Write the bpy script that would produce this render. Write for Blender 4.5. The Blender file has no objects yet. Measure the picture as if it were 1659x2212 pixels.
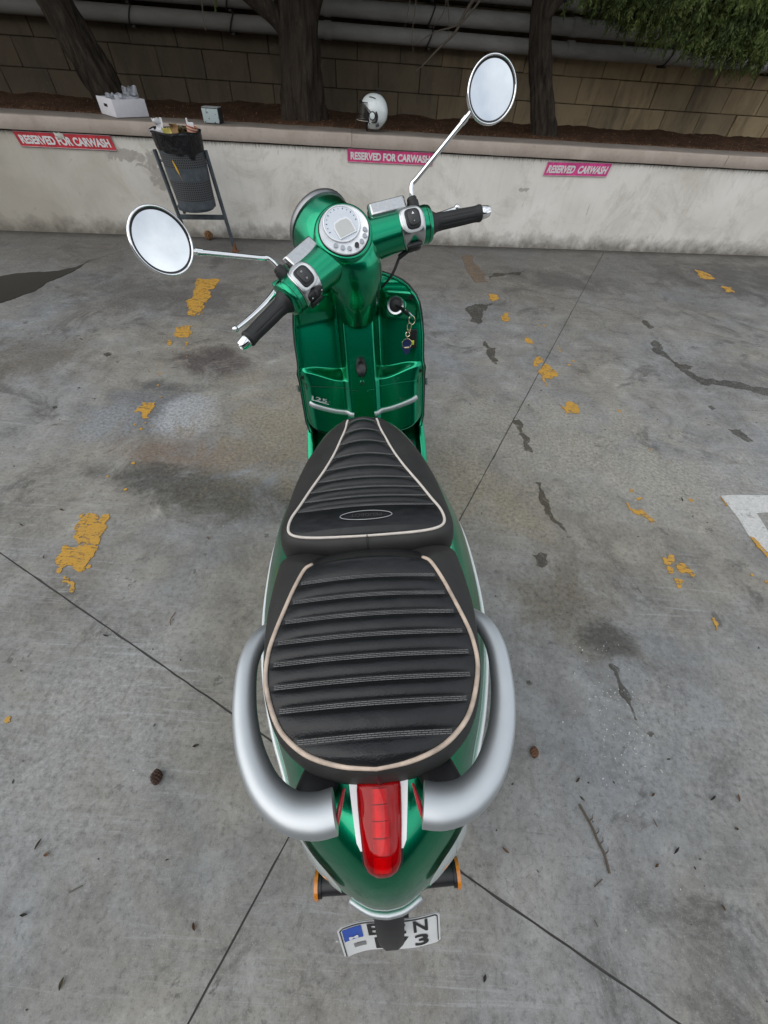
import bpy, bmesh, math, random
from math import sin, cos, pi, radians, sqrt, atan2, exp
from mathutils import Vector, Matrix, noise as mnoise

SCENE = bpy.context.scene
COL = SCENE.collection
random.seed(7)

# ------------------------------------------------------------------ camera
CAM_H = 1.3533
PITCH, ROLL = radians(50.1035), radians(4.4047)
_fw = Vector((0, cos(PITCH), -sin(PITCH))); _rt = Vector((1, 0, 0)); _up = _rt.cross(_fw)
_R = _rt * cos(ROLL) + _up * sin(ROLL); _U = _up * cos(ROLL) - _rt * sin(ROLL)
cam_data = bpy.data.cameras.new('camera')
cam_data.sensor_fit = 'HORIZONTAL'; cam_data.sensor_width = 36.0
cam_data.lens = 36.0 * 837.228 / 1659.0
cam_data.clip_start = 0.02; cam_data.clip_end = 500
cam = bpy.data.objects.new('camera', cam_data); COL.objects.link(cam)
cam.matrix_world = Matrix(((_R.x, _U.x, -_fw.x, 0), (_R.y, _U.y, -_fw.y, 0), (_R.z, _U.z, -_fw.z, CAM_H), (0, 0, 0, 1)))
SCENE.camera = cam

# ------------------------------------------------------------------ sky, sun, exposure
SUN_EL, SUN_AZ = radians(40), radians(228)          # azimuth measured clockwise from +Y (behind the camera, to the left)
world = bpy.data.worlds.new('World'); SCENE.world = world; world.use_nodes = True
wt = world.node_tree; wt.nodes.clear()
wo = wt.nodes.new('ShaderNodeOutputWorld'); wb = wt.nodes.new('ShaderNodeBackground')
sky = wt.nodes.new('ShaderNodeTexSky'); sky.sky_type = 'NISHITA'; sky.sun_disc = False
sky.sun_elevation = SUN_EL; sky.sun_rotation = SUN_AZ; sky.air_density = 1.0; sky.dust_density = 2.0
tc = wt.nodes.new('ShaderNodeTexCoord'); cn = wt.nodes.new('ShaderNodeTexNoise')
cn.inputs['Scale'].default_value = 2.8; cn.inputs['Detail'].default_value = 7; cn.inputs['Roughness'].default_value = 0.55
cr = wt.nodes.new('ShaderNodeValToRGB'); cr.color_ramp.elements[0].position = 0.34; cr.color_ramp.elements[1].position = 0.60
cr.color_ramp.elements[0].color = (0.30, 0.30, 0.30, 1); cr.color_ramp.elements[1].color = (1, 1, 1, 1)
mx = wt.nodes.new('ShaderNodeMix'); mx.data_type = 'RGBA'
wt.links.new(tc.outputs['Generated'], cn.inputs['Vector']); wt.links.new(cn.outputs['Fac'], cr.inputs['Fac'])
wt.links.new(cr.outputs['Color'], mx.inputs['Factor']); wt.links.new(sky.outputs['Color'], mx.inputs['A'])
mx.inputs['B'].default_value = (11.9, 12.4, 12.9, 1)     # thick white overcast in the sky's own units
wt.links.new(mx.outputs['Result'], wb.inputs['Color']); wb.inputs['Strength'].default_value = 0.1
wt.links.new(wb.outputs['Background'], wo.inputs['Surface'])
sun_d = bpy.data.lights.new('sun', 'SUN'); sun_d.energy = 1.4; sun_d.angle = radians(85); sun_d.color = (1.0, 0.97, 0.92)
sun = bpy.data.objects.new('sun', sun_d); COL.objects.link(sun)
_sd = Vector((sin(SUN_AZ) * cos(SUN_EL), cos(SUN_AZ) * cos(SUN_EL), sin(SUN_EL)))
sun.rotation_euler = (-_sd).to_track_quat('-Z', 'Y').to_euler(); sun.location = _sd * 20
SCENE.view_settings.view_transform = 'Standard'; SCENE.view_settings.look = 'None'
SCENE.view_settings.exposure = 0.0; SCENE.view_settings.gamma = 1.0
try: SCENE.view_settings.use_curve_mapping = False
except Exception: pass

# ------------------------------------------------------------------ mesh helpers
def mesh_from(verts, faces, smooth=True, angle=40):
    me = bpy.data.meshes.new('m'); me.from_pydata([tuple(v) for v in verts], [], faces); me.validate(); me.update()
    bm = bmesh.new(); bm.from_mesh(me); bmesh.ops.recalc_face_normals(bm, faces=bm.faces); bm.to_mesh(me); bm.free()
    if smooth:
        me.polygons.foreach_set('use_smooth', [True] * len(me.polygons))
        if angle: me.set_sharp_from_angle(angle=radians(angle))
    return me
def link(name, me, mat=None, parent=None, label=None, cat=None, group=None, kind=None):
    o = bpy.data.objects.new(name, me); COL.objects.link(o)
    if me is not None:
        me.name = name
        if mat is not None and len(me.materials) == 0: me.materials.append(mat)
    if parent is not None: o.parent = parent
    tag(o, label, cat, group, kind); return o
def tag(o, label=None, cat=None, group=None, kind=None):
    if label: o['label'] = label
    if cat: o['category'] = cat
    if group: o['group'] = group
    if kind: o['kind'] = kind
    return o
def obj(name, vf, mat, parent=None, smooth=True, angle=40, **k):
    return link(name, mesh_from(vf[0], vf[1], smooth, angle), mat, parent, **k)
def empty(name, label, cat, group=None, loc=None):
    o = link(name, None, None, None, label, cat, group); o.empty_display_size = .05
    if loc is not None: o.location = loc
    return o
def join(*vfs):
    V, F = [], []
    for v, f in vfs:
        n = len(V); V += list(v); F += [tuple(i + n for i in q) for q in f]
    return V, F
def xf(vf, M):
    return [M @ Vector(v) for v in vf[0]], vf[1]
def loft(rings, closed=True, cap0=True, cap1=True):
    n = len(rings[0]); V = [Vector(p) for r in rings for p in r]; F = []
    for i in range(len(rings) - 1):
        for j in range(n if closed else n - 1):
            k = (j + 1) % n; F.append((i*n + j, i*n + k, (i+1)*n + k, (i+1)*n + j))
    if closed and cap0: F.append(tuple(reversed(range(n))))
    if closed and cap1: F.append(tuple((len(rings) - 1)*n + j for j in range(n)))
    return V, F
def cr_(p0, p1, p2, p3, t):
    return 0.5 * ((2*p1) + (p2 - p0)*t + (2*p0 - 5*p1 + 4*p2 - p3)*t*t + (3*p1 - p0 - 3*p2 + p3)*t*t*t)
def smooth_path(pts, n=6):
    P = [Vector(p) for p in pts]; out = []
    for i in range(len(P) - 1):
        a = P[max(i-1, 0)]; d = P[min(i+2, len(P)-1)]
        for k in range(n): out.append(cr_(a, P[i], P[i+1], d, k / n))
    out.append(P[-1]); return out
def smooth_vals(v, n=6):
    return [q.x for q in smooth_path([(a, 0, 0) for a in v], n)]
def tube(path, r, n=12, caps=True, flat=None, upv=(0, 0, 1)):
    """sweep a circle (or an ellipse: flat = (side, up) factors per point) along a path"""
    P = [Vector(p) for p in path]; R = r if isinstance(r, (list, tuple)) else [r] * len(P)
    rings = []; up = Vector(upv); last = None
    for i, p in enumerate(P):
        t = (P[min(i+1, len(P)-1)] - P[max(i-1, 0)]).normalized()
        if last is None:
            s = t.cross(up)
            if s.length < 1e-4: s = t.cross(Vector((1, 0, 0)))
        else:
            s = last - t * last.dot(t)
        s.normalize(); u = s.cross(t); last = s
        fs, fu = flat[i] if flat else (1, 1)
        rings.append([p + s*(cos(2*pi*k/n)*R[i]*fs) + u*(sin(2*pi*k/n)*R[i]*fu) for k in range(n)])
    return loft(rings, True, caps, caps)
def box(cx, cy, cz, sx, sy, sz, bev=0.0, seg=2):
    bm = bmesh.new(); bmesh.ops.create_cube(bm, size=1)
    for v in bm.verts: v.co = Vector((cx + v.co.x*sx, cy + v.co.y*sy, cz + v.co.z*sz))
    if bev: bmesh.ops.bevel(bm, geom=list(bm.edges), offset=bev, segments=seg, affect='EDGES', profile=0.6)
    V = [v.co.copy() for v in bm.verts]; bm.verts.index_update(); F = [tuple(v.index for v in f.verts) for f in bm.faces]; bm.free()
    return V, F
def sphere(c, r, nu=16, nv=10):
    rx, ry, rz = r if isinstance(r, (tuple, list)) else (r, r, r)
    rings = []
    for i in range(1, nv):
        a = pi * i / nv
        rings.append([(c[0] + rx*sin(a)*cos(2*pi*j/nu), c[1] + ry*sin(a)*sin(2*pi*j/nu), c[2] + rz*cos(a)) for j in range(nu)])
    return loft(rings)
def lathe(profile, n=24, M=None, ring=False):
    P_ = list(profile) + ([profile[0]] if ring else [])
    rings = [[(r*cos(2*pi*j/n), r*sin(2*pi*j/n), z) for j in range(n)] for r, z in P_]
    vf = loft(rings, True, not ring, not ring); return xf(vf, M) if M else vf
def frame_m(o, ex, ey, ez):
    return Matrix(((ex[0], ey[0], ez[0], o[0]), (ex[1], ey[1], ez[1], o[1]), (ex[2], ey[2], ez[2], o[2]), (0, 0, 0, 1)))
def axis_m(o, ez, hint=(0, 0, 1)):
    ez = Vector(ez).normalized(); ex = Vector(hint).cross(ez)
    if ex.length < 1e-4: ex = Vector((1, 0, 0)).cross(ez)
    ex.normalize(); return frame_m(Vector(o), ex, ez.cross(ex), ez)
def jag(poly, it=3, amp=0.16, seed=0):
    rnd = random.Random(seed); P = [Vector((p[0], p[1])) for p in poly]
    for k in range(it):
        Q = []
        for i, a in enumerate(P):
            b = P[(i+1) % len(P)]; d = b - a; m = (a + b)/2 + Vector((-d.y, d.x)) * rnd.uniform(-amp, amp)
            Q += [a, m]
        P = Q
    return P
def sheet(poly, z, th=0.003):
    """thin slab from an outline; top filled by triangulation"""
    bm = bmesh.new(); vs = [bm.verts.new((p[0], p[1], z)) for p in poly]
    f = bm.faces.new(vs); bmesh.ops.triangulate(bm, faces=[f])
    top = list(bm.faces); r = bmesh.ops.extrude_face_region(bm, geom=top)
    for v in [g for g in r['geom'] if isinstance(g, bmesh.types.BMVert)]: v.co.z -= th
    bm.verts.index_update(); V = [v.co.copy() for v in bm.verts]; F = [tuple(v.index for v in f.verts) for f in bm.faces]; bm.free()
    return V, F
def text_vf(body, w, h, bold=0.02, depth=0.0):
    """flat text mesh scaled to fill w x h, centred, in the xy plane"""
    cu = bpy.data.curves.new('t', 'FONT'); cu.body = body; cu.size = 1; cu.offset = bold; cu.extrude = 0.0; cu.resolution_u = 4
    o = bpy.data.objects.new('t', cu); COL.objects.link(o); bpy.context.view_layer.update()
    me = bpy.data.meshes.new_from_object(o.evaluated_get(bpy.context.evaluated_depsgraph_get()))
    V = [v.co.copy() for v in me.vertices]; F = [tuple(p.vertices) for p in me.polygons]
    bpy.data.objects.remove(o); bpy.data.curves.remove(cu); bpy.data.meshes.remove(me)
    x0 = min(v.x for v in V); x1 = max(v.x for v in V); y0 = min(v.y for v in V); y1 = max(v.y for v in V)
    V = [Vector(((v.x - (x0+x1)/2) * w/(x1-x0), (v.y - (y0+y1)/2) * h/(y1-y0), 0)) for v in V]
    return V, F
def fbm(p, s=1.0, o=4):
    return mnoise.fractal(Vector(p) * s, 1.0, 2.0, o)

# ------------------------------------------------------------------ material helpers
class NT:
    def __init__(self, name):
        self.m = bpy.data.materials.new(name); self.m.use_nodes = True; self.t = self.m.node_tree
        self.b = self.t.nodes['Principled BSDF']; self.out = self.t.nodes['Material Output']
    def n(self, typ, **k):
        nd = self.t.nodes.new(typ)
        for a, v in k.items(): setattr(nd, a, v)
        return nd
    def l(self, a, b): self.t.links.new(a, b)
    def coord(self, kind='Object', scale=(1, 1, 1), rot=(0, 0, 0), loc=(0, 0, 0)):
        if kind == 'World': src = self.n('ShaderNodeNewGeometry').outputs['Position']
        else: src = self.n('ShaderNodeTexCoord').outputs[kind]
        mp = self.n('ShaderNodeMapping'); mp.inputs['Scale'].default_value = scale; mp.inputs['Rotation'].default_value = rot; mp.inputs['Location'].default_value = loc
        self.l(src, mp.inputs['Vector']); return mp.outputs['Vector']
    def noise(self, vec, scale, detail=5, rough=0.55, dist=0.0):
        nd = self.n('ShaderNodeTexNoise'); nd.inputs['Scale'].default_value = scale; nd.inputs['Detail'].default_value = detail
        nd.inputs['Roughness'].default_value = rough; nd.inputs['Distortion'].default_value = dist; self.l(vec, nd.inputs['Vector']); return nd.outputs['Fac']
    def ramp(self, fac, *stops):
        nd = self.n('ShaderNodeValToRGB'); e = nd.color_ramp.elements
        for i, (p, c) in enumerate(stops):
            el = e[i] if i < 2 else e.new(p)
            el.position = p; el.color = (c, c, c, 1) if not isinstance(c, (tuple, list)) else (*c, 1)
        self.l(fac, nd.inputs['Fac']); return nd.outputs['Color']
    def mix(self, fac, a, b, mode='MIX'):
        nd = self.n('ShaderNodeMix', data_type='RGBA', blend_type=mode)
        for sock, v in ((nd.inputs['Factor'], fac), (nd.inputs['A'], a), (nd.inputs['B'], b)):
            if isinstance(v, (int, float)): sock.default_value = v if sock.type == 'VALUE' else (v, v, v, 1)
            elif isinstance(v, (tuple, list)): sock.default_value = (*v[:3], 1)
            else: self.l(v, sock)
        return nd.outputs['Result']
    def math(self, op, a, b=0.0, clamp=False):
        nd = self.n('ShaderNodeMath', operation=op); nd.use_clamp = clamp
        for s, v in ((nd.inputs[0], a), (nd.inputs[1], b)):
            if isinstance(v, (int, float)): s.default_value = v
            else: self.l(v, s)
        return nd.outputs[0]
    def bump(self, h, strength=0.3, dist=0.01):
        nd = self.n('ShaderNodeBump'); nd.inputs['Strength'].default_value = strength; nd.inputs['Distance'].default_value = dist
        self.l(h, nd.inputs['Height']); self.l(nd.outputs['Normal'], self.b.inputs['Normal'])
    def set(self, **k):
        for a, v in k.items():
            s = self.b.inputs[a.replace('_', ' ')]
            if isinstance(v, (int, float)): s.default_value = v
            elif isinstance(v, (tuple, list)): s.default_value = (*v[:3], 1)
            else: self.l(v, s)
        return self
def simple(name, col, rough=0.5, metal=0.0, coat=0.0, coat_r=0.05, var=0.12, vs=30, bump=0.0, bs=200, spec=0.5, kind='Object', bd=0.002, rv=0.0):
    N = NT(name); v = N.coord(kind)
    nz = N.noise(v, vs, 5)
    c = N.mix(N.ramp(nz, (0.3, 0.0), (0.7, 1.0)), tuple(x*(1-var) for x in col), tuple(min(1, x*(1+var)) for x in col))
    N.set(Base_Color=c, Metallic=metal, Coat_Weight=coat, Coat_Roughness=coat_r, Specular_IOR_Level=spec)
    if rv: N.set(Roughness=N.math('ADD', N.math('MULTIPLY', N.noise(v, vs*2.3, 6), rv), rough - rv*0.5))
    else: N.set(Roughness=rough)
    if bump: N.bump(N.noise(v, bs, 4), bump, bd)
    return N.m

# ------------------------------------------------------------------ setting: ground
YW, DW = radians(7.6832), 4.8875                       # direction of the walls, distance of the low wall's face
WU = Vector((cos(YW), sin(YW), 0)); WN = Vector((-sin(YW), cos(YW), 0))
def wp(u, v, z): return WU * u + WN * (DW + v) + Vector((0, 0, z))
WALLM = frame_m((WN * DW), WU, WN, (0, 0, 1))          # local (u, v, z) -> world

def concrete(name, wet=0.0, dark=1.0, alpha=False):
    N = NT(name); v = N.coord('World')
    big = N.noise(v, 0.85, 6, 0.6, 0.4); mid = N.noise(v, 6.5, 13, 0.76, 0.5); fine = N.noise(v, 60, 9, 0.8); grit = N.noise(v, 300, 3, 0.6)
    mm = N.math('ADD', N.math('MULTIPLY', mid, 0.65), N.math('MULTIPLY', N.noise(N.coord('World', loc=(7, 3, 0)), 1.7, 10, 0.7, 0.6), 0.35))
    c = N.ramp(mm, (0.34, (0.108, 0.106, 0.103)), (0.47, (0.205, 0.203, 0.198)), (0.56, (0.262, 0.262, 0.258)), (0.66, (0.37, 0.37, 0.365)))
    warm = N.ramp(N.noise(N.coord('World', loc=(3.1, 1.7, 0)), 0.8, 9, 0.68, 0.5), (0.42, 0.0), (0.62, 0.8))
    c = N.mix(warm, c, N.mix(1.0, c, (1.06, 0.97, 0.80), 'MULTIPLY'))
    blue = N.ramp(N.noise(N.coord('World', loc=(-5.1, 2.7, 0)), 1.1, 8, 0.66, 0.4), (0.50, 0.0), (0.66, 0.9))
    c = N.mix(blue, c, N.mix(1.0, c, (0.90, 0.97, 1.06), 'MULTIPLY'))
    # scrapes and trowel arcs
    for (rot, sc, ms, lo, amt, col, off) in ((-38, (1.6, 40, 1), 0.9, .52, .75, (0.36, 0.362, 0.36), 0), (58, (2.2, 55, 1), 1.2, .56, .6, (0.34, 0.338, 0.33), 4), (20, (2.0, 48, 1), 1.1, .58, .6, (0.075, 0.074, 0.072), 9), (-70, (3, 60, 1), 1.4, .58, .55, (0.08, 0.078, 0.074), 15)):
        st = N.noise(N.coord('World', scale=sc, rot=(0, 0, radians(rot)), loc=(off, off*1.7, 0)), 1.5, 9, 0.78, 0.7)
        msk = N.ramp(N.noise(N.coord('World', loc=(off*1.3, -off, 0)), ms, 6, 0.6, .4), (0.47, 0.0), (0.60, 1.0))
        c = N.mix(N.math('MULTIPLY', N.ramp(st, (lo, 0.0), (lo + .12, amt)), msk), c, col)
    # grime with crisp broken edges, oil blots, pits
    dk = N.ramp(N.noise(N.coord('World', loc=(1.5, 8, 0)), 1.9, 13, 0.74, 0.9), (0.555, 0.0), (0.63, 0.72)); c = N.mix(dk, c, (0.070, 0.067, 0.061))
    blot = N.ramp(N.noise(v, 9, 6, 0.6, 0.3), (0.665, 0.0), (0.685, 0.7)); c = N.mix(blot, c, (0.075, 0.072, 0.064))
    c = N.mix(N.ramp(fine, (0.36, 0.62), (0.49, 0.0)), c, (0.070, 0.068, 0.064))
    c = N.mix(N.ramp(fine, (0.55, 0.0), (0.68, 0.55)), c, (0.36, 0.36, 0.35))
    c = N.mix(N.ramp(grit, (0.62, 0.0), (0.70, 0.5)), c, (0.50, 0.50, 0.48)); c = N.mix(N.ramp(grit, (0.28, 0.6), (0.37, 0.0)), c, (0.05, 0.05, 0.05))
    # old stains and one painted shadow, each in its place: (x, y, rx, ry, colour, strength)
    sep = N.n('ShaderNodeSeparateXYZ'); N.l(v, sep.inputs[0])
    wob = N.math('MULTIPLY', N.math('SUBTRACT', N.noise(v, 3.2, 13, 0.76, 0.7), 0.5), 5.5)
    tex = N.ramp(fine, (0.38, 0.55), (0.62, 1.5))
    for (x, y, rx, ry, col, s) in STAINS_SHADOW:
        dx = N.math('DIVIDE', N.math('SUBTRACT', sep.outputs['X'], x), rx); dy = N.math('DIVIDE', N.math('SUBTRACT', sep.outputs['Y'], y), ry)
        d = N.math('ADD', N.math('ADD', N.math('MULTIPLY', dx, dx), N.math('MULTIPLY', dy, dy)), wob)
        c = N.mix(N.ramp(d, (0.0, s), (1.1, 0.0)), c, N.mix(1.0, col, tex, 'MULTIPLY'))
    # dirt washed up along the foot of the wall
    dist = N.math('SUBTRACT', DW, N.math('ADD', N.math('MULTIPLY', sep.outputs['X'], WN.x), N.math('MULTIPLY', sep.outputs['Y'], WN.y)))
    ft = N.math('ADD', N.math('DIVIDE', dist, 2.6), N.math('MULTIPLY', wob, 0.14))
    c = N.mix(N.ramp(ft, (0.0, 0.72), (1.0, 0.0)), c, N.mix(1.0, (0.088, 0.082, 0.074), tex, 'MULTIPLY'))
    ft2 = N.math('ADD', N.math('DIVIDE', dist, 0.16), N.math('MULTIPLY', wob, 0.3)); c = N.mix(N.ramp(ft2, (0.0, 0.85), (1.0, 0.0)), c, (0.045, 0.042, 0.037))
    if dark != 1.0: c = N.mix(1.0, c, (dark, dark*0.93, dark*0.78), 'MULTIPLY')
    ro = N.ramp(N.noise(v, 3.2, 8, 0.7), (0.3, 0.50), (0.7, 0.85))
    N.set(Base_Color=c, Roughness=ro if not wet else wet, Specular_IOR_Level=0.45)
    if alpha: N.set(Alpha=N.ramp(N.noise(v, 30, 9, 0.75), (0.40, 0.15), (0.54, 0.95)))
    hh = N.math('ADD', N.math('MULTIPLY', fine, 0.6), N.math('MULTIPLY', grit, 0.4)); N.bump(hh, 0.4, 0.004)
    return N.m
STAINS_SHADOW = [(-1.34, 1.72, .40, .32, (.13, .136, .145), .85), (-1.10, 1.70, .20, .28, (.34, .352, .365), .85), (-1.5, 1.62, .16, .2, (.25, .26, .27), .6), (-1.36, 1.98, .35, .07, (.07, .07, .07), .7), (-1.17, 2.29, .30, .20, (.070, .058, .056), .9),
          (-0.97, 1.42, .50, .17, (.165, .12, .085), .75), (-1.02, 1.22, .50, .13, (.070, .067, .060), .9), (-0.62, 1.13, .42, .17, (.075, .070, .055), .9), (-.55, 1.75, .55, .6, (.235, .208, .155), .7),
          (0.74, 0.76, .30, .26, (.125, .108, .078), .75), (0.86, 0.62, .12, .09, (.065, .062, .056), .9), (0.42, 1.3, .40, .35, (.24, .212, .155), .7), (.95, 1.75, .8, .5, (.29, .272, .225), .6), (1.5, 1.5, .7, .4, (.30, .29, .255), .5),
          (-2.4, 2.2, .6, .35, (.115, .10, .08), .7), (-1.9, 3.2, .9, .4, (.09, .085, .08), .7), (2.3, 2.6, .6, .3, (.11, .105, .10), .6), (3.6, 4.6, 1.2, .7, (.045, .045, .045), .9), (1.6, 4.2, .8, .3, (.075, .072, .068), .8), (-0.8, .2, .35, .4, (.29, .292, .29), .5), (1.2, .25, .5, .3, (.24, .235, .225), .4)]  # near-black ellipse at the far right is a painted shadow
M_conc = concrete('weathered concrete'); M_stain = concrete('oil soaked concrete', wet=0.5, dark=0.34, alpha=True)
M_joint = simple('joint dirt', (0.085, 0.081, 0.075), 0.95, kind='World', vs=40, bump=0.6, bs=150)
ground = obj('ground', sheet([(-90, -90), (90, -90), (90, 90), (-90, 90)], -0.005, 0.05), M_joint, smooth=False, kind='structure')
# concrete slabs between sawn joints
an = radians(-25.05); ea = Vector((cos(an), sin(an))); eb = Vector((-sin(an), cos(an)))     # along joint A / across
A0, AS = 0.0617, 3.975; B0_ = -0.1617
def slab_poly(a0, a1, b0, b1, seed):
    rnd = random.Random(seed); P = []
    def edge(p, q, n):
        for i in range(n):
            t = i / n; w = p.lerp(q, t); d = (q - p).normalized(); nrm = Vector((-d.y, d.x))
            P.append(w + nrm * (0 if i == 0 else rnd.uniform(-.0008, .0014) + (rnd.uniform(0, .004) if rnd.random() < .08 else 0)))
    g = 0.0022; c = [ea*(a0+g) + eb*(b0+g), ea*(a1-g) + eb*(b0+g), ea*(a1-g) + eb*(b1-g), ea*(a0+g) + eb*(b1-g)]
    for i in range(4): edge(c[i], c[(i+1) % 4], 90)
    return P
k = 0
for ia in range(-4, 4):
    for ib in range(-2, 3):
        P = slab_poly(-B0_*0 + (-0.1617) + AS*ia, -0.1617 + AS*(ia+1), A0 + AS*ib, A0 + AS*(ib+1), k); k += 1
        obj('slab', sheet(P, 0.0, 0.04), M_conc, ground, smooth=False)

def paint(name, col, wear=0.5, worn=(0.2, 0.19, 0.17), thin=0.525):
    N = NT(name); v = N.coord('World')
    a = N.noise(v, 22, 8, 0.7, 0.5); b = N.noise(v, 90, 4, 0.6)
    c = N.mix(N.ramp(a, (0.35, 0.0), (0.7, 1.0)), tuple(x*0.8 for x in col), col)
    w = N.ramp(N.math('ADD', N.math('MULTIPLY', a, 0.5), N.math('MULTIPLY', b, 0.5)), (wear - .10, 0.0), (wear + .12, 0.85))
    al = N.math('ADD', N.math('MULTIPLY', N.noise(v, 34, 11, 0.78, 0.8), 0.6), N.math('MULTIPLY', N.noise(N.coord('World', scale=(8, 70, 1), rot=(0, 0, .7)), 1.5, 7, .7), .4))
    N.set(Base_Color=N.mix(w, c, worn), Roughness=0.75, Alpha=N.ramp(al, (thin, 1.0), (thin + .035, 0.0))); N.bump(a, 0.3, 0.003); return N.m
M_yel = paint('worn yellow paint', (0.62, 0.33, 0.035), 0.52, (0.36, 0.22, 0.065)); M_fad = paint('faded orange paint', (0.24, 0.155, 0.085), 0.5, (0.15, 0.13, 0.11), .50)
M_whi = paint('worn white road paint', (0.66, 0.66, 0.64), 0.52, (0.36, 0.36, 0.36), .56)
YELLOW=[[(-1.277,0.992),(-1.256,0.996),(-1.214,0.969),(-1.208,0.994),(-1.185,1.002),(-1.173,0.973),(-1.179,0.953),(-1.159,0.916),(-1.161,0.898),(-1.151,0.857),(-1.144,0.810),(-1.143,0.776),(-1.144,0.751),(-1.143,0.718),(-1.158,0.713),(-1.199,0.737),(-1.216,0.736),(-1.226,0.723),(-1.221,0.703),(-1.232,0.701),(-1.243,0.717),(-1.233,0.730),(-1.261,0.744),(-1.273,0.772),(-1.269,0.790),(-1.282,0.819),(-1.273,0.828),(-1.252,0.817),(-1.224,0.818),(-1.218,0.833),(-1.235,0.850),(-1.260,0.861),(-1.267,0.887),(-1.288,0.913),(-1.287,0.942),(-1.285,0.972)],
 [(-1.190,0.663),(-1.199,0.683),(-1.189,0.690),(-1.174,0.676),(-1.150,0.667),(-1.128,0.642),(-1.129,0.626),(-1.142,0.628),(-1.148,0.648),(-1.164,0.659)],
 [(-1.085,0.196),(-1.089,0.210),(-1.077,0.212),(-1.071,0.199),(-1.077,0.195)],
 [(-1.744,3.588),(-1.586,3.608),(-1.554,3.392),(-1.590,3.366),(-1.545,3.302),(-1.515,3.134),(-1.496,3.023),(-1.479,2.947),(-1.523,2.964),(-1.517,2.894),(-1.542,2.890),(-1.594,2.973),(-1.630,3.031),(-1.651,3.177),(-1.693,3.347)],
 [(-1.549,2.579),(-1.577,2.696),(-1.534,2.731),(-1.479,2.740),(-1.443,2.636),(-1.446,2.570),(-1.495,2.554)],
 [(-1.540,2.453),(-1.553,2.514),(-1.525,2.481),(-1.522,2.439)],
 [(-1.424,2.459),(-1.431,2.503),(-1.415,2.498),(-1.414,2.456)],
 [(-1.415,1.708),(-1.415,1.804),(-1.339,1.814),(-1.326,1.727),(-1.312,1.664),(-1.344,1.660),(-1.373,1.713)],
 [(0.752,3.615),(0.782,3.727),(0.851,3.718),(0.860,3.656),(0.800,3.583)],
 [(0.824,3.261),(0.862,3.359),(0.914,3.376),(0.893,3.273),(0.855,3.196),(0.825,3.208)],
 [(0.956,2.916),(0.980,2.967),(1.007,2.909),(1.004,2.854),(0.963,2.872)],
 [(0.954,2.586),(0.988,2.659),(1.020,2.678),(0.983,2.538),(0.955,2.534)],
 [(0.975,2.486),(1.036,2.585),(1.070,2.551),(1.088,2.423),(1.034,2.383),(0.995,2.390),(0.997,2.284),(0.984,2.306),(0.994,2.414),(0.967,2.447)],
 [(1.021,2.103),(1.049,2.065),(1.092,2.143),(1.139,2.107),(1.108,2.013),(1.046,2.005),(1.030,2.063)],
 [(3.105,4.818),(3.169,4.774),(3.204,4.587),(3.094,4.528),(3.057,4.666)],
 [(3.148,4.354),(3.251,4.364),(3.233,4.253),(3.126,4.233)],
 [(1.160,1.308),(1.171,1.303),(1.175,1.265),(1.229,1.265),(1.242,1.234),(1.265,1.200),(1.241,1.190),(1.218,1.226),(1.175,1.243),(1.164,1.269)],
 [(1.211,1.400),(1.230,1.399),(1.232,1.381),(1.213,1.386)],
 [(1.222,1.340),(1.247,1.351),(1.259,1.341),(1.230,1.326)],
 [(1.212,0.995),(1.236,0.990),(1.254,1.014),(1.271,1.012),(1.261,0.975),(1.234,0.959),(1.209,0.962)],
 [(1.225,0.954),(1.237,0.930),(1.224,0.916),(1.210,0.919)],
 [(1.262,0.962),(1.285,0.982),(1.308,0.957),(1.321,0.916),(1.306,0.904),(1.290,0.926),(1.262,0.928)],
 [(1.218,0.886),(1.252,0.889),(1.258,0.882),(1.238,0.856),(1.217,0.850),(1.219,0.870)],
 [(1.299,0.724),(1.309,0.725),(1.296,0.679),(1.289,0.673),(1.293,0.699)]]
FADED=[[(0.583,4.682),(0.712,4.741),(0.759,4.376),(0.798,4.026),(0.683,3.979),(0.629,4.349)]]
WHITE=[[(1.671,1.403),(1.781,1.420),(2.155,1.457),(2.079,1.339),(1.794,1.302),(1.783,1.184),(1.764,0.799),(1.702,0.779),(1.698,1.037),(1.677,1.158),(1.683,1.267)]]
WYELLOW=[[(1.679,1.154),(1.694,1.145),(1.707,1.051),(1.693,1.039)],
 [(1.664,1.398),(1.668,1.371),(1.673,1.338),(1.663,1.340)]]
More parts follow.
